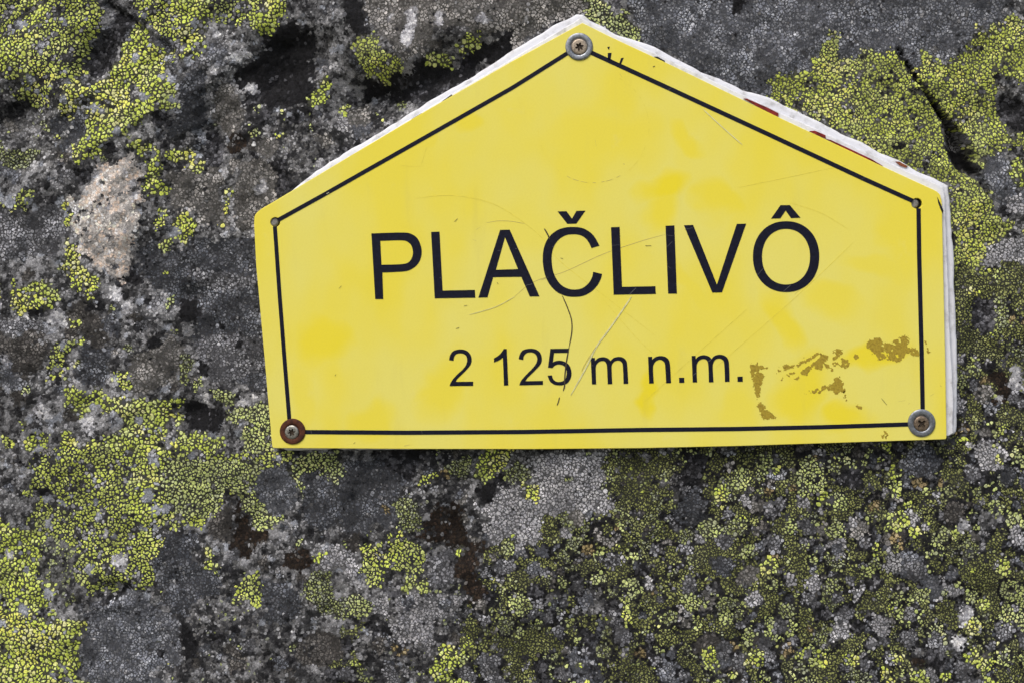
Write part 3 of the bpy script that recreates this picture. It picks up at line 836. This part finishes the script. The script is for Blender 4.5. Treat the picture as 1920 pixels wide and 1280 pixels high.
def caps(name, sel, parent=None):
    n = int(sel.sum())
    if n == 0: return None
    off = (np.arange(n) * nv1)[:, None, None]
    o = mesh_obj(name, W3[sel].reshape(-1, 3), [(tri_t[None] + off).reshape(-1, 3), (quad_t[None] + off).reshape(-1, 4)], mat_cell, parent, origin=(0, 1.3, 0) if parent else W3[sel].reshape(-1, 3).mean(0))
    set_col(o, cv[sel].reshape(-1, 3))
    return o
hide = np.zeros(N, bool)
YELL = np.isin(fin, [TY.index(x) for x in 'yYVpoO'])
GREY = np.isin(fin, [TY.index(x) for x in 'ncgGbBw'])
DARK = np.isin(fin, [TY.index(x) for x in 'kmt'])
GRAIN = ~(YELL | GREY | DARK)
lichen = YELL | GREY | DARK
for k, (t, label) in enumerate(PATCHES):
    sel = (cpid == k + 1) & lichen
    if sel.sum() < 12: continue
    nm = 'yellow_lichen' if t in 'yYVpoO' else 'grey_lichen'
    o = caps(nm, sel); tag(o, label, 'lichen', 'lichen patches on the rock')
    hide |= sel
tag(caps('yellow_lichen_cover', YELL & ~hide), 'yellow green map lichen spread over the rest of the rock in small areoles', 'lichen', None, 'stuff')
tag(caps('grey_lichen_cover', GREY & ~hide), 'grey and blue grey crust lichen spread over the rest of the rock', 'lichen', None, 'stuff')
tag(caps('black_lichen_and_shade', DARK & ~hide), 'black and dark brown crust in the hollows, plus ledge and crack shade painted black', 'lichen', None, 'stuff')
tag(caps('mineral_grain', GRAIN, rock), None, None, None, 'stuff')
print('CAPS', N, 'patches', len(PATCHES))
# ------------------------------------------------------------------ the sign
SIGN0 = plane(np.array([1143.]), np.array([840.]), 0.0)[0]
sign = bpy.data.objects.new('summit_sign', None); col.objects.link(sign); sign.location = SIGN0
tag(sign, 'yellow house-shaped metal sign with black lettering screwed to the lichen covered rock', 'sign')

def smooth_loop(s, ox, oy, sc, n=7):
    """'x,y' is a corner, 'x,y~' a point of a smooth curve"""
    P_ = []
    for q in s.replace(';', ' ').split():
        sm = q.endswith('~'); a, b = q.rstrip('~c').split(',')
        P_.append((ox + float(a) / sc, oy + float(b) / sc, sm))
    out = []; m = len(P_)
    for i in range(m):
        p1, p2 = P_[i], P_[(i + 1) % m]
        if not (p1[2] or p2[2]): out.append(p1[:2]); continue
        p0 = P_[i - 1] if p1[2] else None; p3 = P_[(i + 2) % m] if p2[2] else None
        x1, x2 = np.array(p1[:2]), np.array(p2[:2])
        x0 = np.array(p0[:2]) if p0 else None; x3 = np.array(p3[:2]) if p3 else None
        t2 = (x3 - x1) / 2 if x3 is not None else None
        t1 = (x2 - x0) / 2 if x0 is not None else None
        if t1 is None: t1 = 1.5 * (x2 - x1) - .5 * t2
        if t2 is None: t2 = 1.5 * (x2 - x1) - .5 * t1
        L = np.linalg.norm(x2 - x1)
        for t in (t1, t2):
            k = np.linalg.norm(t)
            if k > 1.3 * L: t *= 1.3 * L / k
        for k in range(n):
            t = k / n
            out.append(tuple((2*t**3-3*t**2+1)*x1 + (t**3-2*t**2+t)*t1 + (-2*t**3+3*t**2)*x2 + (t**3-t**2)*t2))
    return out
def shape(name, loops, y_front, thick, mat, parent=sign, bevel=0.0, bres=2):
    """flat outlines with holes -> one solid mesh between y_front and y_front + thick"""
    cu = bpy.data.curves.new(name, 'CURVE'); cu.dimensions = '2D'; cu.fill_mode = 'BOTH'
    k = 3000.0
    cu.extrude = max(thick / 2 - bevel, 1e-6); cu.bevel_depth = bevel; cu.bevel_resolution = bres; cu.offset = -bevel
    for lp in loops:
        sp = cu.splines.new('POLY'); sp.points.add(len(lp) - 1); sp.use_cyclic_u = True
        for q, (u, v) in zip(sp.points, lp): q.co = ((u - 960) / k, (640 - v) / k, 0, 1)
    ob = bpy.data.objects.new(name, cu); col.objects.link(ob)
    dg = bpy.context.evaluated_depsgraph_get()
    me = bpy.data.meshes.new_from_object(ob.evaluated_get(dg))
    bpy.data.objects.remove(ob); bpy.data.curves.remove(cu)
    n = len(me.vertices); co = np.zeros(n * 3, np.float32); me.vertices.foreach_get('co', co); co = co.reshape(-1, 3)
    w = plane(co[:, 0] * k + 960, 640 - co[:, 1] * k, y_front + thick / 2 - co[:, 2]) - SIGN0
    me.vertices.foreach_set('co', w.astype(np.float32).ravel()); me.update()
    me.materials.clear(); me.materials.append(mat); me.name = name
    for p in me.polygons: p.use_smooth = False
    o = bpy.data.objects.new(name, me); col.objects.link(o); o.parent = parent
    return o
def circle(cx, cy, r, n=40): return [(cx + r * math.cos(6.28318 * k / n), cy + r * math.sin(6.28318 * k / n)) for k in range(n)]

# yellow enamel, bleached in soft blotches
pm = NT('yellow_enamel'); pp = pm.pos()
mp = pm.n('Mapping'); pm.l(pp, mp.inputs[0]); mp.inputs['Rotation'].default_value = (0, R(-28), 0); mp.inputs['Scale'].default_value = (1.0, 1, 0.55)
nz = pm.noise(mp.outputs[0], 16, 3, 0.5)
fac = pm.ramp(nz, .36, .66, 0.05, .70)
wn_ = pm.n('TexNoise'); wn_.inputs['Scale'].default_value = 22; wn_.inputs['Detail'].default_value = 3; pm.l(pp, wn_.inputs['Vector'])
wv_ = pm.n('VectorMath', operation='MULTIPLY_ADD'); pm.l(wn_.outputs['Color'], wv_.inputs[0]); wv_.inputs[1].default_value = (.045, 0, .045); 
sb_ = pm.n('VectorMath', operation='ADD'); pm.l(pp, sb_.inputs[0]); sb_.inputs[1].default_value = (-.0225, 0, -.0225); pm.l(sb_.outputs[0], wv_.inputs[2])
BLOT = [(1120,260,150,75,0,.6),(1250,345,60,45,0,.9),(1240,395,38,60,20,.7),(1345,385,48,55,-20,.7),(1285,255,60,22,35,.7),(600,640,75,60,0,.8),(1305,540,26,85,-30,.55),(1560,560,90,34,20,.55),(1460,610,28,80,-20,.7),(1510,740,60,75,0,.75),(1640,655,90,22,-12,.8),(880,235,40,26,0,.7),(785,245,45,22,-25,.6),(840,720,45,90,10,.6),(1218,730,18,60,15,.9),(1300,640,120,26,-28,.4),(1690,440,40,60,-30,.6),(1650,500,90,30,20,.5),(700,790,60,40,0,.6),(1590,790,50,40,0,.8),(980,420,120,60,20,.35),(1400,760,50,60,0,.5),(560,730,40,90,0,.45)]
for (cx, cy, rx, ry, rot, st) in BLOT:
    c = plane(np.array([float(cx)]), np.array([float(cy)]))[0] - SIGN0
    m = pm.n('Mapping', vector_type='TEXTURE'); pm.l(wv_.outputs[0], m.inputs[0])
    m.inputs['Location'].default_value = c; m.inputs['Rotation'].default_value = (0, R(rot), 0); m.inputs['Scale'].default_value = (rx / 3000, 1e3, ry / 3000)
    ln = pm.n('VectorMath', operation='LENGTH'); pm.l(m.outputs[0], ln.inputs[0])
    fac = pm.math('MAXIMUM', fac, pm.ramp(ln.outputs['Value'], 1.3, .35, 0, min(1, st * 1.12)))
fine = pm.noise(pp, 900, 2, .5)
ye = pm.mix(fac, (.705, .645, .145), (.745, .618, .018))
ye = pm.mix(pm.ramp(pm.noise(pp, 45, 5, .7), .60, .78, 0, .35), ye, (.70, .64, .22))
ye = pm.mix(pm.ramp(fine, .3, .7, 0, .10), ye, (.55, .45, .06))
drip = pm.n('Mapping'); pm.l(pp, drip.inputs[0]); drip.inputs['Scale'].default_value = (1, 1, .16)
ye = pm.mix(pm.ramp(pm.noise(drip.outputs[0], 70, 4, .6), .58, .78, 0, .16), ye, (.50, .43, .12))
ye = pm.mix(pm.ramp(pm.noise(pp, 330, 3, .6), .735, .78, 0, .55), ye, (.33, .26, .06))
pm.set(.42, .35, 0, ye); pm.l(pm.ramp(pm.noise(pp, 30, 4, .6), .3, .7, .34, .58), pm.b.inputs['Roughness'])
pm.bump(pm.noise(pp, 400, 2, .5), .04, .0004)
HOLES = [circle(516, 417, 9), circle(1719, 382, 10)]
panel = shape('sign_panel', [PANEL] + HOLES, 0.0, .0028, pm.m, bevel=.0004)

def plain(name, c, rough=.6, spec=.3, metal=0, sc=300, amt=.2, bump=.1, c2=None, lo=.42, hi=.62):
    m = NT(name); p = m.pos()
    f = m.ramp(m.noise(p, sc, 4, .65), lo, hi)
    m.set(rough, spec, metal, m.mix(f, c, c2 or tuple(x * (1 - amt) for x in c)))
    m.bump(m.noise(p, sc * 2, 3, .6), bump, .0005)
    return m.m
ink = plain('black_print', (.0065, .0072, .0155), .5, .12, 0, 500, -.5, .03)
white = plain('white_paint', (.66, .67, .71), .8, .2, 0, 110, .3, .45, (.36, .355, .35), .48, .80)
red = plain('red_paint', (.20, .016, .014), .6, .3, 0, 300, .5, .2)
dark = plain('dark_flake', (.012, .012, .016), .6)
zinc = plain('zinc_metal', (.30, .32, .35), .42, .5, .85, 700, .35, .2)
rust = plain('rust', (.085, .027, .012), .75, .3, .1, 500, .0, .4, (.042, .014, .008))
brass = plain('dull_brass', (.40, .33, .25), .45, .5, .6, 900, .4, .2)
steel = plain('steel', (.40, .39, .35), .38, .5, .8, 900, .5, .25)
tarn = plain('tarnished_brass', (.24, .18, .125), .42, .5, .65, 900, .5, .25)

# backing: the old board and the bed of white mortar under it
def rough_loop(lp, amp, seed, step=9):
    out = []; m = len(lp)
    for i in range(m):
        a, b = np.array(lp[i]), np.array(lp[(i + 1) % m]); L = np.linalg.norm(b - a); k = max(1, int(L / step))
        for q in range(k):
            p = a + (b - a) * q / k
            nn = amp * np.array([vn(np.array([p[0] / 14]), np.array([p[1] / 14]), seed)[0], vn(np.array([p[0] / 14]), np.array([p[1] / 14]), seed + 1)[0]])
            out.append(tuple(p + nn))
    return out
bed = shape('mortar_bed', [rough_loop([(960 + (a - 960) * (1.0098 if a > 960 else 1.004), 640 + (b - 640) * 1.0045) for a, b in BED], 2.6, 120)], .0068, .020, white, bevel=.0018)
cx0, cy0 = 1125, 480
INNER = [(1088,35),(1150,66),(1265,119),(1460,212),(1660,304),(1768,352),(1771,372),(1775,480),(1781,640),(1786.5,740),(1786,812),(1778,818),(1500,823),(1000,835),(560,838),(520,800),(500,500),(500,420),(545,368),(700,266),(860,170),(1010,82)]
board = shape('backing_board', [rough_loop([(960 + (a - 960) * 1.0043, 640 + (b - 640) * 1.0043) for a, b in INNER], 1.8, 130)], .0031, .0036, white, bevel=.0008)
# paint remnants on the edges
for s_, ox, oy, sc, mt in (("342,550 360,550 470,598 537,632 536,652 470,626", 1280, 0, 2.977, red), ("710,733 740,730 800,755 803,776 760,757", 1280, 0, 2.977, red), ("800,775 830,782 950,838 1060,890 1122,928 1118,935 1050,902 940,848", 1280, 0, 2.977, red)):
    shape('red_paint_strip', [pts(s_, ox, oy, sc)], .0022, .0011, mt)
shape('rust_stain', [rough_loop([(1683, 303), (1690, 303), (1706, 312), (1702, 315), (1690, 310)], 1.5, 141, 4)], .0060, .0010, plain('stain', (.22, .07, .03), .8))
for lp in ([(828,190),(846,177),(848,181),(831,192)], [(770,224),(790,212),(792,215),(772,226)], [(1226,106.5),(1233,106),(1247,114),(1246,118)], [(1000,94),(1030,77),(1045,70),(1046,74),(1002,98)], [(1757,369),(1763,381),(1769,395),(1768,402),(1763,392),(1759,381)], [(975,109),(990,100),(991,103),(976,112)]):
    y = -.00012 if lp[0][0] == 1757 else .0022
    shape('dark_paint_flake', [lp], y, .0011 if y > 0 else .0001, dark)

# black border line
def ribbon(path, w):
    p = np.array(path, float); t = np.gradient(p, axis=0); t /= np.linalg.norm(t, axis=1)[:, None]
    n = np.stack([-t[:, 1], t[:, 0]], 1) * (np.array(w).reshape(-1, 1) / 2)
    return [tuple(x) for x in np.concatenate([p + n, (p - n)[::-1]])]
INK_Y, INK_T = -.00020, .00018
for path, w in (([(521.5,413),(610,364),(800,256.5),(960,165.5),(1066,99)], 7.6), ([(1108,99),(1255,166.5),(1440,252),(1620,336),(1711,377)], 8.2), ([(515.4,425),(524,550),(534,680),(542.6,786)], 7.4), ([(570,809),(760,810.2),(980,808.8),(1200,805),(1380,803.2),(1540,799.8),(1706,794.5)], 8.0), ([(1722.2,391),(1723.4,480),(1728.4,680),(1730,768)], 8.2)):
    shape('border_line', [ribbon(path, np.full(len(path), w))], INK_Y, INK_T, ink)
for lp in (pts("1150,640 1195,638 1180,730 1148,716", 960, 0, 6.4), pts("1308,702 1340,697 1305,782 1285,772", 960, 0, 6.4), pts("1142,570 1174,563 1163,606", 960, 0, 6.4)):
    shape('border_overrun', [lp], INK_Y, INK_T, ink)

# lettering
Z7 = (660, 360, 4.2667); Z8 = (1110, 360, 4.2667); NC = (990, 380, 6.4); N2 = (820, 630, 6.4); N3 = (1090, 630, 5.818)
LET = [
 ('letter', Z7, ["155,333 400,326~ 470,335~ 525,375~ 555,450~ 553,520~ 520,585~ 455,628~ 370,640~ 243,645 250,858 186,858", "226,393 385,388~ 435,395~ 472,425~ 487,475~ 480,525~ 450,565~ 390,579~ 236,583"]),
 ('letter', Z7, ["633,321 700,319 725,790 983,785 987,847 662,852"]),
 ('letter', Z7, ["1185,305 1262,303 1500,836 1422,837 1354,680 1129,683 1084,844 1011,846", "1224,364 1328,618 1151,624"]),
 ('letter', NC, ["858,520 760,548 735,490~ 690,430~ 625,392~ 540,382~ 450,395~ 370,445~ 315,520~ 288,610~ 284,700~ 300,820~ 340,915~ 400,990~ 480,1033~ 565,1045~ 650,1028~ 720,975~ 765,905~ 782,832 888,857 870,925~ 820,1010~ 750,1075~ 665,1118~ 570,1131~ 460,1122~ 350,1075~ 265,990~ 210,885~ 182,760~ 178,630~ 198,520~ 245,425~ 330,345~ 435,303~ 545,294~ 650,307~ 735,350~ 800,415~", "355,108 462,105 527,195 582,101 690,99 580,254 472,257"]),
 ('letter', Z8, ["152,284 221,281 240,760 507,755 510,817 173,823"]),
 ('letter', Z8, ["588,272 659,269 679,814 609,814"]),
 ('letter', Z8, ["735,268 809,265 999,742 1158,257 1233,255 1040,804 962,806"]),
 ('letter', Z8, [None, "1508,107 1582,106 1668,208 1592,211 1549,150 1507,213 1432,215"]),
 ('digit', N2, ["142,285 155,225~ 195,175~ 275,156~ 350,172~ 398,220~ 412,285~ 395,345~ 345,405~ 290,460~ 240,510~ 222,543 430,541 430,592 148,594 160,555~ 185,515~ 240,455~ 300,400~ 345,340~ 358,280~ 345,235~ 315,210~ 270,203~ 225,215~ 200,250~ 196,292"]),
 ('digit', N2, ["832,150 852,587 800,588 787,255 740,287~ 680,312 679,263 750,215~ 797,150"]),
 ('digit', N2, ["978,273 990,215~ 1030,165~ 1115,147~ 1190,160~ 1238,205~ 1254,270~ 1240,330~ 1190,390~ 1130,450~ 1080,500~ 1058,535 1267,532 1268,580 984,586 1000,540~ 1030,500~ 1085,440~ 1140,385~ 1185,325~ 1199,270~ 1185,225~ 1155,200~ 1110,192~ 1065,205~ 1038,240~ 1031,283"]),
 ('digit', N2, ["1357,149 1580,147 1578,197 1400,199 1387,310 1420,297~ 1465,290~ 1530,305~ 1585,350~ 1610,430~ 1600,500~ 1565,555~ 1510,582~ 1455,586~ 1400,575~ 1350,535~ 1324,470 1376,465 1390,510~ 1420,537~ 1460,545~ 1505,535~ 1540,500~ 1552,435~ 1540,380~ 1510,350~ 1465,337~ 1420,345~ 1380,380 1328,374"]),
 ('letter', N3, ["102,235 146,233 148,268 185,236~ 240,226~ 290,240~ 318,268 355,234~ 410,222~ 460,234~ 492,270~ 501,320~ 512,515 461,517 453,330~ 442,285~ 408,264~ 360,275~ 334,310~ 330,350~ 337,519 288,520 280,335~ 268,288~ 240,268~ 195,278~ 165,310~ 157,355~ 162,521 116,522"]),
 ('letter', N3, ["728,222 771,221 773,255 810,225~ 865,213~ 920,225~ 955,260~ 968,320~ 978,508 925,509 915,330~ 903,280~ 860,255~ 815,270~ 788,310~ 782,355~ 790,511 740,512"]),
 ('full_stop', N3, ["1065,450 1122,449 1123,505 1068,506"]),
 ('letter', N3, ["1203,213 1245,212 1248,248 1285,215~ 1340,204~ 1390,218~ 1420,247 1455,212~ 1510,199~ 1565,212~ 1600,250~ 1611,310~ 1617,493 1567,495 1560,320~ 1548,265~ 1510,242~ 1462,255~ 1438,295~ 1433,345~ 1442,498 1391,500 1385,320~ 1372,268~ 1340,247~ 1295,258~ 1265,292~ 1257,345~ 1263,500 1215,501"]),
 ('full_stop', N3, ["1702,438 1759,437 1761,493 1705,494"])]
for nm, z, ls in LET:
    loops = []
    for l in ls:
        if l is None:
            ell = lambda cx, cy, a, b: [(z[0] + (cx + a * np.sign(math.cos(t)) * abs(math.cos(t)) ** .94) / z[2], z[1] + (cy + b * np.sign(math.sin(t)) * abs(math.sin(t)) ** .94) / z[2]) for t in np.linspace(0, 2 * math.pi, 72, endpoint=False)]
            loops += [ell(1552.5, 518.5, 265.5, 283.5), ell(1552, 519, 192, 222)]
        else: loops.append(smooth_loop(l, *z))
    shape(nm, loops, INK_Y, INK_T, ink)

# scratches and chips
scr_d = plain('scratch_dark', (.06, .045, .025), .6)
scr_m = plain('scratch_mid', (.47, .39, .13), .6)
scr_l = plain('scratch_pale', (.66, .64, .42), .6)
scr_w = plain('scratch_white', (.64, .61, .30), .6)
scr_o = plain('scratch_deep_yellow', (.72, .615, .075), .6)
def scratch(path, w, mat, y=-.00030):
    if mat in (scr_o, scr_m) and y > -.0004: y = -.00009
    if mat is scr_o: w *= .6
    if mat is scr_m: w *= .8
    p = np.array(path, float)
    # resample smoothly
    t = np.linspace(0, 1, len(p)); tt = np.linspace(0, 1, max(2, 6 * (len(p) - 1) + 1)) if len(p) > 2 else t
    q = np.zeros((len(tt), 2))
    if len(p) > 2:
        for a in range(len(tt)):
            x = tt[a] * (len(p) - 1); i = min(int(x), len(p) - 2); f = x - i
            p0, p1, p2, p3 = p[max(i - 1, 0)], p[i], p[i + 1], p[min(i + 2, len(p) - 1)]
            q[a] = .5 * ((2 * p1) + (p2 - p0) * f + (2 * p0 - 5 * p1 + 4 * p2 - p3) * f * f + (3 * p1 - p0 - 3 * p2 + p3) * f ** 3)
    else: q = p
    n = len(q); prof = w * np.clip(np.minimum(np.linspace(0, 1, n), np.linspace(1, 0, n)) * 5 + .35, .35, 1)
    shape('scratch', [ribbon(q, prof)], y, .00008, mat)
scratch([(1020.5,429),(1027,440),(1030.5,449)], 2.4, scr_d)
scratch([(1054,554),(1064,577),(1071.5,600),(1072,622),(1067,650)], 2.0, scr_d)
scratch([(1067,650),(1062,678),(1059,705),(1058.5,722),(1056,732)], 2.4, scr_d)
scratch([(1049,744),(1047,752),(1044.5,759)], 1.8, scr_d)
scratch([(965,556),(1000,529),(1060,509),(1130,477),(1200,453),(1247,440)], 1.1, scr_m)
scratch([(880,590),(930,575),(965,556)], .9, scr_w)
scratch([(1184,556),(1168,580),(1140,620),(1118,650),(1098,690),(1070,740)], 2.8, scr_w)
scratch([(1117,650),(1100,676),(1090,695)], .9, scr_m, -.00042)
scratch([(912,418),(935,414.5),(960,415.5),(985,420)], 1.0, scr_m)
scratch([(892,431),(901,426)], 1.3, scr_m)
scratch([(780,372),(850,367),(930,385),(1010,440),(1050,490),(1140,560),(1230,630)], 1.2, scr_o)
scratch([(1340,690),(1420,620),(1500,550),(1600,455)], 1.1, scr_o)
scratch([(1210,750),(1310,660),(1400,580)], 1.0, scr_o)
scratch([(1385,352),(1500,328),(1590,309)], .9, scr_o)
scratch([(1130,560),(1200,640),(1260,690)], 1.0, scr_o)
scratch([(1480,380),(1540,400),(1590,430)], .9, scr_o)
scratch([(1318,205),(1350,235),(1392,272)], 1.2, scr_l)
for cx, cy, r, a0, a1, mt, w in ((1112, 240, 103, 60, 118, scr_m, 1.0), (1112, 240, 103, 128, 175, scr_o, 1.0), (1112, 240, 105, -62, 10, scr_o, .9), (1112, 240, 104, 18, 50, scr_o, .9)):
    for b0 in np.arange(a0, a1, 9):
        tt = np.linspace(b0, b0 + random.uniform(3, 8), 5)
        scratch([(cx + r * math.cos(R(t)), cy + r * math.sin(R(t))) for t in tt], w * random.uniform(.7, 1.2), mt)
for a, b, w, mt in (((852,416),(858,410),1.6,scr_d), ((1379,0),(1379,0),0,None), ((1051,484),(1056,485),1.8,scr_d), ((1210,461),(1221,461),2.2,scr_d), ((932,529.5),(934,533),2.2,scr_d), ((870,573.5),(876,572.5),1.8,scr_d), ((855,616),(861,614),2.0,scr_d), ((1652.5,746),(1662.5,758),1.6,scr_d), ((1224,126),(1228,124.5),3.2,scr_d), ((628,704),(630,701),1.4,scr_d), ((663,831),(666,828),1.6,scr_d), ((886,449),(893,452),1.0,scr_m), ((1162,139),(1167,146),1.3,scr_m), ((1703,757),(1706,755),1.4,scr_m), ((1684,752),(1697,750),.9,scr_m), ((1743,742),(1752,737),.9,scr_m), ((1671,305),(1676,302),1.3,scr_l), ((789,312),(800,276),3.2,scr_o), ((752,311),(790,313),2.2,scr_o), ((1169,307),(1171,309),3.2,scr_m), ((1116,262),(1118,276),1.0,scr_m), ((1763,722),(1765,724),3,scr_m), ((640,536),(636,541),1.4,scr_d), ((758,835),(768,833),2.5,scr_m), ((612,364),(617,361),2.2,scr_l), ((1500,543),(1490,552),1.2,scr_m)):
    if mt: scratch([a, b], w, mt)

scr_g = plain('scratch_grey', (.16, .165, .17), .6)
for z, a, b, w in ((Z7, (1165,471), (1197,467), 1.0), (Z7, (1306,456), (1322,453), 1.2), (Z7, (1392,749), (1442,736), 1.6), (Z7, (1515,705), (1570,680), 1.0), (Z7, (1602,438), (1618,436), 1.2), (Z7, (700,690), (724,683), .9), (Z8, (300,820), (352,768), 2.0), (Z8, (598,440), (642,398), 1.2), (Z8, (606,595), (628,612), 1.2), (Z8, (590,346), (650,352), .8), (Z8, (1530,797), (1590,745), 1.6), (Z8, (1328,662), (1368,612), 1.2), (Z8, (740,300), (810,288), .8), (Z8, (160,428), (228,424), .8), (N3, (1385,277), (1427,240), 1.8), (N3, (1222,422), (1262,390), 1.8), (N3, (113,312), (131,322), 1.2), (N2, (1505,335), (1520,315), 1.2)):
    scratch([(z[0] + a[0] / z[2], z[1] + a[1] / z[2]), (z[0] + b[0] / z[2], z[1] + b[1] / z[2])], w * .8, scr_g)
for a, b in (((790,806.5),(792,812)), ((583,806),(585,812)), ((1615,337),(1622,333)), ((1252,169),(1258,166))):
    scratch([a, b], .9, scr_g)
# worn-through residue near the lower right
res = plain('residue', (.36, .265, .028), .7, .25, 0, 700, .25, .4, (.25, .175, .018), .40, .66)
RES = ["127,405 180,385 205,400 250,425 280,418 275,435 230,440 215,460 250,490 240,530 222,600 205,680 185,715 178,660 160,590 145,500 130,450", "190,745 225,740 260,790 300,830 340,870 370,868 345,885 310,890 255,892 225,850 205,800",
 "365,470 385,420 395,450 420,465", "428,400 460,390 490,415 540,405 580,370 640,345 700,320 740,290 760,300 690,345 640,370 580,410 520,425 430,445", "455,490 490,460 540,475 500,495", "570,480 640,420 700,390 750,330 790,310 830,320 820,370 790,385 770,445 735,440 700,410 660,440 660,470 640,495", "800,390 840,385 850,430 825,430", "870,350 900,320 880,285 940,262 970,295 930,310 900,350", "950,350 990,345 1020,380 1000,420 945,430", "870,390 920,370 920,395 880,405", "1065,325 1080,315 1095,335 1075,345", "855,430 875,425 872,450 860,450", "525,515 560,515 550,535 530,535",
 "625,650 690,640 760,605 820,580 870,570 890,520 920,520 960,560 970,610 985,640 930,650 890,665 885,635 850,620 800,620 740,655 640,660", "975,640 990,650 990,710 982,700",
 "1170,205 1210,185 1300,168 1330,200 1400,210 1440,235 1425,180 1480,150 1555,150 1545,210 1530,240 1560,260 1640,270 1640,325 1560,300 1500,330 1470,372 1400,355 1330,350 1300,368 1260,320 1210,270 1175,245",
 "1075,770 1105,765 1135,790 1110,795", "1335,1000 1360,1020 1355,1045 1340,1025", "1340,1046 1362,1048 1350,1060", "1300,1045 1330,1035 1320,1048", "400,520 430,520 405,535", "1705,180 1735,290 1745,300 1725,315"]
SU = 1.05
for s_ in RES:
    pl = pts(s_, 1380, 600, 4.8); a = np.array(pl)
    x = np.arange(a[:, 0].min() - 4, a[:, 0].max() + 4, SU); y = np.arange(a[:, 1].min() - 4, a[:, 1].max() + 4, SU)
    X, Y_ = np.meshgrid(x, y)
    d = edge_dist(X, Y_, pl); d = np.where(in_poly(X, Y_, pl), d, -d)
    d = d + 5.0 * fbm(X / 5, Y_ / 5, 150, 3) + 4.0 * vn(X / 2.0, Y_ / 2.0, 155) + .5
    d = np.minimum(d, 9 * (fbm(X / 9, Y_ / 9, 160, 4, .7) + .42))
    V_, F_ = [], []
    ny_, nx_ = X.shape; cache = {}
    # marching triangles
    for jj in range(ny_ - 1):
        for ii in range(nx_ - 1):
            if max(d[jj, ii], d[jj, ii + 1], d[jj + 1, ii], d[jj + 1, ii + 1]) <= 0: continue
            for tr in (((jj, ii), (jj + 1, ii), (jj + 1, ii + 1)), ((jj, ii), (jj + 1, ii + 1), (jj, ii + 1))):
                poly = []
                for q in range(3):
                    p1, p2 = tr[q], tr[(q + 1) % 3]; d1, d2 = d[p1], d[p2]
                    if d1 > 0: poly.append((X[p1], Y_[p1]))
                    if (d1 > 0) != (d2 > 0):
                        f = d1 / (d1 - d2); poly.append((X[p1] + f * (X[p2] - X[p1]), Y_[p1] + f * (Y_[p2] - Y_[p1])))
                for q in range(1, len(poly) - 1):
                    n0 = len(V_); V_ += [poly[0], poly[q], poly[q + 1]]; F_.append((n0, n0 + 1, n0 + 2))
    if F_:
        V_ = np.array(V_)
        mesh_obj('sticker_residue', plane(V_[:, 0], V_[:, 1], -.00010), [np.array(F_)], res, sign, origin=SIGN0, smooth=False)

dirt = plain('recess_dirt', (.05, .034, .02), .7, .3, 0, 2500, .7, .4)
# screws and washers
def lathe(name, cx, cy, prof, mat, parent, n=56, star=None):
    """prof: list of (radius chart units, height mm); star(angle) scales the radius of rings flagged True"""
    vs, us, hs = [], [], []
    a = np.arange(n) / n * 2 * np.pi
    for q in prof:
        r = q[0] * (star(a) if len(q) > 2 and star else np.ones(n))
        us.append(cx + r * np.cos(a)); vs.append(cy + r * np.sin(a)); hs.append(np.full(n, q[1]))
    u, v, h = (np.concatenate(x) for x in (us, vs, hs))
    w = plane(u, v, -h / 1000)
    f = []
    for k in range(len(prof) - 1):
        j0 = np.arange(n); j1 = (j0 + 1) % n
        f.append(np.stack([k * n + j0, (k + 1) * n + j0, (k + 1) * n + j1, k * n + j1], 1))
    return mesh_obj(name, w, [np.concatenate(f)], mat, parent, origin=SIGN0)
for (cx, cy, rw, hx, hy, rh, wm, sm, kind, rot, lw, lsc) in (
        (1085.8, 88, 25.8, 1086.5, 88.5, 14.8, zinc, brass, 6, .3, 'grey zinc washer under the peak of the sign', 'pinkish brass screw head with star recess at the peak'),
        (548.8, 807.8, 24, 547.5, 809, 13, rust, steel, 6, .2, 'rusty red brown washer at the lower left corner', 'bright steel screw head with star recess at lower left corner'),
        (1727.8, 792, 26, 1727.3, 793.3, 14.4, zinc, tarn, 4, .75, 'grey zinc washer at the lower right corner', 'tarnished brass screw head with cross recess at the lower right corner')):
    wsh = lathe('washer', cx, cy, [(rw, -.1), (rw, .5), (rw * .985, .72), (rw * .95, .88), (rw * .84, .98), (rw * .70, .98), (rh * 1.12, .82), (rh * 1.03, .3), (rh * .9, .1), (.5, .1)], wm, sign); wsh['label'] = lw
    am = .30 if kind == 6 else .42
    st = lambda a, k=kind, r=rot, am=am: 1 + am * np.cos(k * (a + r))
    hd = lathe('screw_head', hx, hy, [(rh, .3), (rh, .85), (rh * .94, 1.1), (rh * .8, 1.25), (rh * .68, 1.3), (rh * .44, 1.32, 1)], sm, sign, star=st); hd['label'] = lsc
    rc = lathe('drive_recess', hx, hy, [(rh * .46, 1.325, 1), (rh * .42, .9, 1), (rh * .36, .2, 1), (.3, .1)], dirt, sign, star=st); rc.parent = hd; rc.location = (0, 0, 0)
# plugs in the two empty holes
plug = plain('plug', (.22, .215, .20), .7, .3, 0, 800, .4, .3)
blackm = plain('hole_shade_black', (.006, .006, .006), .9)
for (cx, cy, r, dx) in ((516, 417, 9, -3.5), (1719, 382, 10, -5)):
    shape('hole_shade_disc', [circle(cx, cy, r + 2.5)], .00275, .0002, blackm)  # black disc stands in for the shade inside the hole
    lathe('wall_plug', cx + dx, cy, [(r * .95, -2.6), (r * .9, -1.3), (r * .5, -1.0), (.3, -1.0)], plug, sign, 28)
print('CAPN', N, file=__import__('sys').stderr); print('OBJ', len(bpy.data.objects), 'TRIS', sum(len(o.data.loop_triangles) if o.data.loop_triangles else sum(len(p.vertices) - 2 for p in o.data.polygons) if len(o.data.polygons) < 20000 else 0 for o in bpy.data.objects if o.type == 'MESH'))
